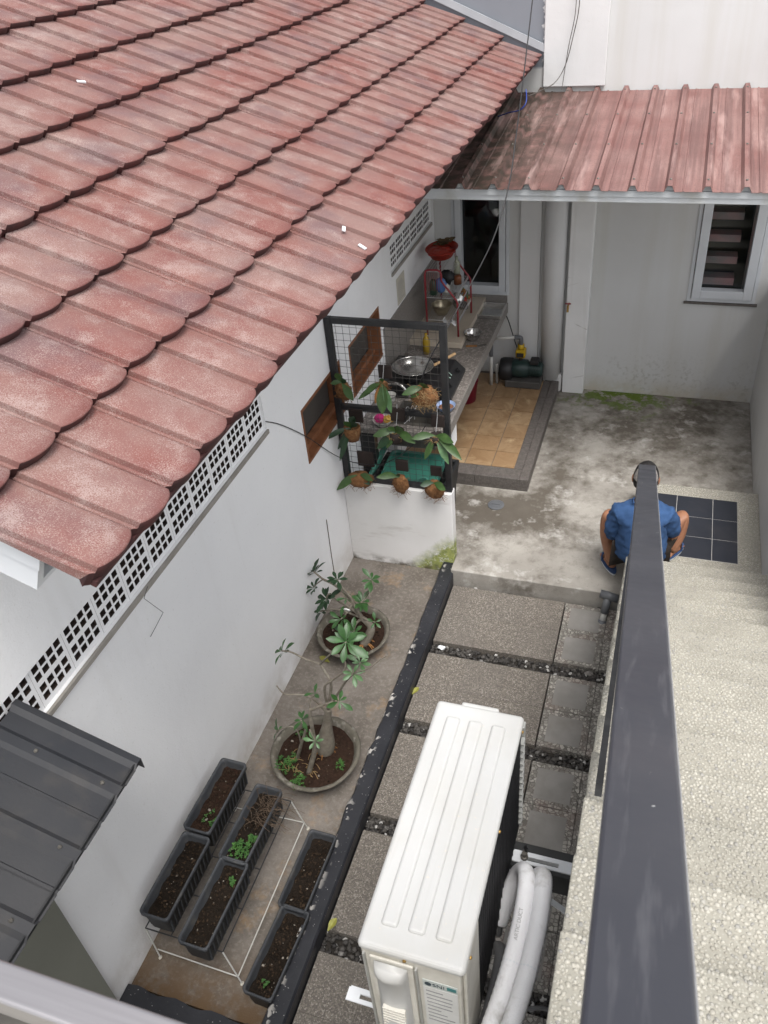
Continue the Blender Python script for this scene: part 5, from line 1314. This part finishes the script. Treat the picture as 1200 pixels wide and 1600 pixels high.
# ------------------------------------------------------------------ seated man
def skin(name, pts, edges, material, parent, sub=2, root=0):
    me = bpy.data.meshes.new(name); off = wloc(parent) if parent else Vector()
    me.from_pydata([tuple(Vector(p[:3]) - off) for p in pts], edges, []); me.update()
    o = bpy.data.objects.new(name, me); COL.objects.link(o); me.materials.append(MATS[material])
    if parent: o.parent = parent
    md = o.modifiers.new('skin','SKIN'); md.use_smooth_shade = True; md.branch_smoothing = .6
    sv = me.skin_vertices[0].data if me.skin_vertices else None
    for i, p in enumerate(pts):
        sv[i].radius = (p[3], p[4] if len(p) > 4 else p[3]); sv[i].use_root = (i == root)
    q = o.modifiers.new('sub','SUBSURF'); q.levels = sub; q.render_levels = sub
    return o
man = thing('person', 'man in a blue shirt and dark shorts sitting on the landing, seen from behind', 'person', (.04,4.6,.30))
HP = Vector((.035,4.60,.41))
pts = [(.035,4.565,.41,.13,.11),      #0 pelvis
       (.035,4.54,.53,.125,.095),    #1 waist
       (.025,4.525,.66,.14,.10),     #2 chest
       (.015,4.552,.755,.088,.065),    #3 upper chest
       (.008,4.585,.835,.050,.050),  #4 neck
       (.008,4.63,.895,.055,.06),    #5 head base
       (-.12,4.552,.735,.050),      #6 L shoulder
       (-.135,4.56,.58,.045),        #7 L elbow
       (-.085,4.74,.56,.034),        #8 L wrist
       (.158,4.568,.742,.050),        #9 R shoulder
       (.205,4.61,.60,.045),         #10 R elbow
       (.15,4.79,.58,.034),          #11 R wrist
       (-.055,4.60,.40,.085),        #12 L hip
       (-.215,4.70,.615,.060),      #13 L knee
       (-.195,4.665,.40,.050),       #14 L calf
       (-.145,4.665,.185,.034),      #15 L ankle
       (.125,4.61,.40,.085),         #16 R hip
       (.29,4.77,.62,.060),         #17 R knee
       (.262,4.70,.45,.048),         #18 R calf
       (.235,4.655,.36,.034)]        #19 R ankle
ed = [(0,1),(1,2),(2,3),(3,4),(4,5),(3,6),(6,7),(7,8),(3,9),(9,10),(10,11),(0,12),(12,13),(13,14),(14,15),(0,16),(16,17),(17,18),(18,19)]
body = skin('body', pts, ed, 'skin', man)
sh_pts = [(.035,4.535,.36,.185,.14),(.035,4.53,.47,.185,.135),(.03,4.525,.57,.18,.13),(.025,4.52,.67,.19,.13),(.012,4.54,.765,.15,.115),(.008,4.572,.84,.078,.078),
          (-.128,4.545,.742,.080),(-.146,4.548,.65,.073),(-.150,4.56,.545,.066),(-.140,4.60,.505,.058),(.168,4.56,.752,.080),(.195,4.58,.67,.073),(.215,4.615,.575,.066),(.208,4.66,.545,.058)]
shirt = skin('shirt', sh_pts, [(0,1),(1,2),(2,3),(3,4),(4,5),(4,6),(6,7),(7,8),(8,9),(4,10),(10,11),(11,12),(12,13)], 'shirt_blue', man, sub=3)
dt = bpy.data.textures.new('folds', 'CLOUDS'); dt.noise_scale = .035
q = shirt.modifiers.new('disp','DISPLACE'); q.texture = dt; q.strength = .034; q.mid_level = .5; q.texture_coords = 'GLOBAL'
skin('shorts', [(.035,4.555,.40,.150,.115),(-.06,4.61,.405,.10),(-.130,4.67,.52,.076),(.13,4.62,.405,.10),(.225,4.73,.53,.078)], [(0,1),(1,2),(0,3),(3,4)], 'shorts_brown', man)
hd = MB(); C = Vector((.010,4.655,.945))
for i in range(13):
    th = pi*i/12
    for k in range(18):
        a = 2*pi*k/18; y = math.sin(a); rx, ry, rz = .074, .094, .112
        x_ = rx*math.sin(th)*math.cos(a); y_ = ry*math.sin(th)*y; z_ = rz*math.cos(th)
        if z_ < 0: x_ *= 1 - .25*(-z_/rz)**1.5; y_ = y_*(1-.12*(-z_/rz)) + .012*(-z_/rz)
        hd.v.append(tuple(C + Vector((x_, y_, z_))))
for i in range(12):
    for k in range(18): hd.f.append((i*18+k,(i+1)*18+k,(i+1)*18+(k+1)%18,i*18+(k+1)%18))
hd.build('head', 'skin', man, smooth=True)
head = [o for o in man.children if o.name.startswith('head')][0]
for s_ in (-1,1):
    MB().blob(C+Vector((s_*.077,.005,-.012)),.012,.022,.032,10,8).build('ear', 'skin', head, smooth=True)
    MB().blob(C+Vector((s_*.03,.085,.005)),.012,.008,.007,8,6).build('eye', 'hair_black', head, smooth=True)
MB().blob(C+Vector((0,.098,-.02)),.013,.016,.024,10,8).build('nose', 'skin', head, smooth=True)
MB().blob(C+Vector((0,.088,-.058)),.024,.008,.006,10,6).build('mouth', 'red_enamel', head, smooth=True)
hr = MB()
for i in range(9):
    th = pi*.60*i/8
    for k in range(20):
        a = 2*pi*k/20; f = .85 if (math.sin(a) > .3 and i > 5) else 1.0
        r_ = 1.075 + random.uniform(-.012,.012); tt = th*f
        hr.v.append(tuple(C + Vector((.076*r_*math.sin(tt)*math.cos(a), .096*r_*math.sin(tt)*math.sin(a), .113*r_*math.cos(tt)))))
for i in range(8):
    for k in range(20): hr.f.append((i*20+k,(i+1)*20+k,(i+1)*20+(k+1)%20,i*20+(k+1)%20))
hr.build('hair', 'hair_black', man, smooth=True)
cp = MB()
for i in range(7):
    th = R_(28) + R_(52)*i/6
    for k in range(15):
        a = R_(200) + R_(140)*k/14; cp.v.append(tuple(C + Vector((.076*1.10*math.sin(th)*math.cos(a), .096*1.10*math.sin(th)*math.sin(a), .113*1.10*math.cos(th)))))
for i in range(6):
    for k in range(14): cp.f.append((i*15+k,(i+1)*15+k,(i+1)*15+k+1,i*15+k+1))
cp.build('head_cloth', 'cap_grey', man, smooth=True)
# feet and hands
def foot(ankle, toe, heel, sole_z):
    ankle, toe, heel = Vector(ankle), Vector(toe), Vector(heel)
    pts = [(*ankle,.033),(*(ankle+Vector((0,0,-.035))),.034),(*heel,.028),(*ankle.lerp(toe,.5),.040,.028),(*ankle.lerp(toe,.85),.046,.020)]
    ed = [(0,1),(1,2),(1,3),(3,4)]
    skin('foot', pts, ed, 'skin', man)
    d = (toe-heel); d.z = 0; d.normalize(); sd_ = Vector((d.y,-d.x,0))
    for k in range(5):
        b = toe + sd_*(-.030+k*.015) - d*.012; L = (.035,.033,.030,.027,.023)[k]
        MB().tube([b, b+d*L*.6, b+d*L], [.010 if k == 0 else .008]*2+[.006], 8).build('toe', 'skin', man, smooth=True)
    c = heel.lerp(toe,.55); ang = math.atan2(d.y,d.x)
    for nm, m, z0, z1 in (('sandal_sole','sandal_white',sole_z,sole_z+.012),('sandal_footbed','sandal_blue',sole_z+.0122,sole_z+.017)):
        mb = MB(); n = 22; pr = []
        for k in range(n):
            a = 2*pi*k/n; pr.append((c.x + math.cos(ang)*.122*math.cos(a) - math.sin(ang)*.041*math.sin(a)*(1+.12*math.cos(a)), c.y + math.sin(ang)*.122*math.cos(a) + math.cos(ang)*.041*math.sin(a)*(1+.12*math.cos(a))))
        mb.prism(pr, z0, z1, 'xy').build(nm, m, man)
    m_ = c + d*.03; zz = sole_z + .017
    for s_ in (-1,1):
        MB().tube(spline([m_+sd_*s_*.042+Vector((0,0,zz-m_.z)), m_+sd_*s_*.036+d*.02+Vector((0,0,zz+.035-m_.z)), m_+d*.06+Vector((0,0,zz+.025-m_.z))],5), .006, 8).build('sandal_strap', 'sandal_blue', man, smooth=True)
foot((-.145,4.67,.175),(-.195,4.775,.150),(-.130,4.635,.155),.121)
foot((.235,4.665,.355),(.285,4.775,.333),(.215,4.635,.338),.3065)
def hand(w, d):
    w, d = Vector(w), Vector(d).normalized(); up = Vector((0,0,1)); sd_ = d.cross(up).normalized()
    pts = [(*w,.032),(*(w+d*.045),.036,.018),(*(w+d*.085),.036,.016)]; skin('palm', pts, [(0,1),(1,2)], 'skin', man)
    for k in range(4):
        b = w + d*.085 + sd_*(-.027+k*.018); L = (.065,.075,.07,.055)[k]
        MB().tube(spline([b, b+d*L*.5+up*-.006, b+d*L*.85+up*-.03],3), [.0085]*4+[.008,.007,.0065], 8).build('finger', 'skin', man, smooth=True)
    s2 = -1 if w.x < 0 else 1
    b = w + d*.025 - sd_*s2*.028; MB().tube([b, b+d*.03-sd_*s2*.022, b+d*.06-sd_*s2*.022+up*-.012], [.011,.010,.008], 8).build('thumb', 'skin', man, smooth=True)
hand((-.115,4.74,.56),(.4,.8,-.35)); hand((.16,4.79,.58),(-.4,.8,-.35))

# ------------------------------------------------------------------ drain, pipe stub, cables, litter
dc = thing('drain_cover', 'round grey drain cover set in the stained patio', 'drain cover', (-1.095,5.235,.121))
MB().lathe([(.064,0),(.066,.006),(.055,.010),(.0,.010)], (-1.095,5.235,.1212), 28).build('plate', 'pvc_grey', dc); MB().box(-1.13,-1.06,5.229,5.241,.1312,.136).build('grip', 'pvc_grey', dc)
tj = thing('pipe_stub', 'white pipe stub with a grey tee joint at the patio edge', 'pipe', (-.15,4.32,-.04))
MB().tube([(-.155,4.25,-.04),(-.135,4.33,.13)], .022, 14).build('stub', 'pvc_white', tj, smooth=True)
MB().tube([(-.145,4.29,.045),(-.132,4.335,.15)], .028, 14).build('collar', 'pvc_grey', tj, smooth=True)
MB().tube([(-.185,4.345,.168),(-.065,4.325,.160)], .029, 16).build('tee', 'pvc_grey', tj, smooth=True)
MB().tube([(-.16,4.235,-.05),(-.15,4.26,.0)], .03, 14).build('socket', 'pvc_grey', tj, smooth=True)
def cable(lb, pts, r=.004, m='cable_black', n=8, name='cable'):
    return tag(MB().tube(spline(pts, n) if n > 1 else pts, r, 6).build(name, m), lb, 'cable')
cable('long black cable dropping from the top edge past the canopy to the trellis', [aty((838,-60),6.7), aty((832,0),6.5), aty((818,120),6.0), aty((806,215),5.55), aty((795,290),5.33), aty((772,370),5.1), aty((735,445),4.9), aty((703,505),4.66), aty((672,560),4.52), aty((650,615),4.52), aty((632,660),4.52)], .0042)
cable('thin cable from the breeze blocks across the wall to the trellis', [(-2.06,3.58,1.80), aty((440,664),3.75), aty((480,683),4.05), aty((525,712),4.40), aty((560,724),4.50), aty((600,724),4.51), aty((640,700),4.51), aty((665,665),4.515)], .0028)
cable('grey wire hanging in a loop down the white pilaster', [aty((906,-40),7.1), aty((905,10),7.1), aty((896,55),7.1), aty((884,100),7.08), aty((868,128),7.0), aty((845,142),6.9), aty((825,150),6.6)], .0035, 'dirty_metal')
cable('second wire hanging beside the loop on the pilaster', [aty((902,-40),7.11), aty((899,20),7.11), aty((889,70),7.11), aty((882,112),7.1), aty((878,140),7.05)], .003, 'dirty_metal')
cable('blue wire trailing along the canopy beside the tile roof', [aty((778,182),6.3), aty((795,176),6.2), aty((812,172),6.1), aty((822,160),6.1), aty((822,140),6.2)], .004, 'cable_blue')
cable('thin bent wire poking out of the breeze blocks on the wall', [(-2.07,2.30,1.745), atx((225,935),-2.03), atx((255,957),-2.04), atx((243,980),-2.05), atx((235,995),-2.055)], .0014, n=1)
P = [atx((510,812),-2.062), atx((514,840),-2.062), atx((518,868),-2.062), atx((524,905),-2.062)]
cable('dark cord running down the white wall behind the farther plant', P, .003, 'twig')
def litter_leaf(lb, p, ang, L, m, nm='fallen_leaf', cat='leaf'):
    return tag(MB().leaf(p, (math.cos(ang),math.sin(ang),.08), L, L*.5, droop=.05, fold=.4).build(nm, m), lb, cat)
litter_leaf('yellow green leaf fallen by the kerb beside the pavers', atz((644,1085),-.0), 1.2, .07, 'leaf_yellow')
litter_leaf('dry yellowish leaf fallen on the kerb near the planters', atz((512,1455),.1), 1.3, .075, 'leaf_yellow')
litter_leaf('yellow leaf lying under the front of the farther pot', atz((515,1035),.01), 2.8, .09, 'leaf_yellow')
for i, (px, py, lb) in enumerate(((690,1012,'white stone chip in the gravel beside the kerb'),(920,1052,'pale stone in the gravel beside the stairs'))):
    tag(MB().blob(atz((px,py),-.02),.028,.018,.012,9,6,.25).build('pale_stone', 'cap_grey' if i else 'board_white'), lb, 'stone')
for i, (px, py, lb) in enumerate(((127,128,'white flake lying high on the tile roof'),(537,358,'white flake on the tile roof, the farther of two'),(566,386,'white flake near the roof edge above the counter'))):
    d = ray((px,py)); n_ = np.array([sS,0,cS]); P0 = np.array(roofp(0,0,.055)) - np.array([0,0,CAM_H]); t_ = (n_@P0)/(n_@d); p = Vector(d*t_) + Vector((0,0,CAM_H))
    tag(MB().box(-.018,.018,-.007,.007,-.001,.004, Matrix.Translation(p) @ Matrix.Rotation(R_(24),4,'Y') @ Matrix.Rotation(.9+i,4,'Z')).build('plaster_flake', 'board_white'), lb, 'flake')
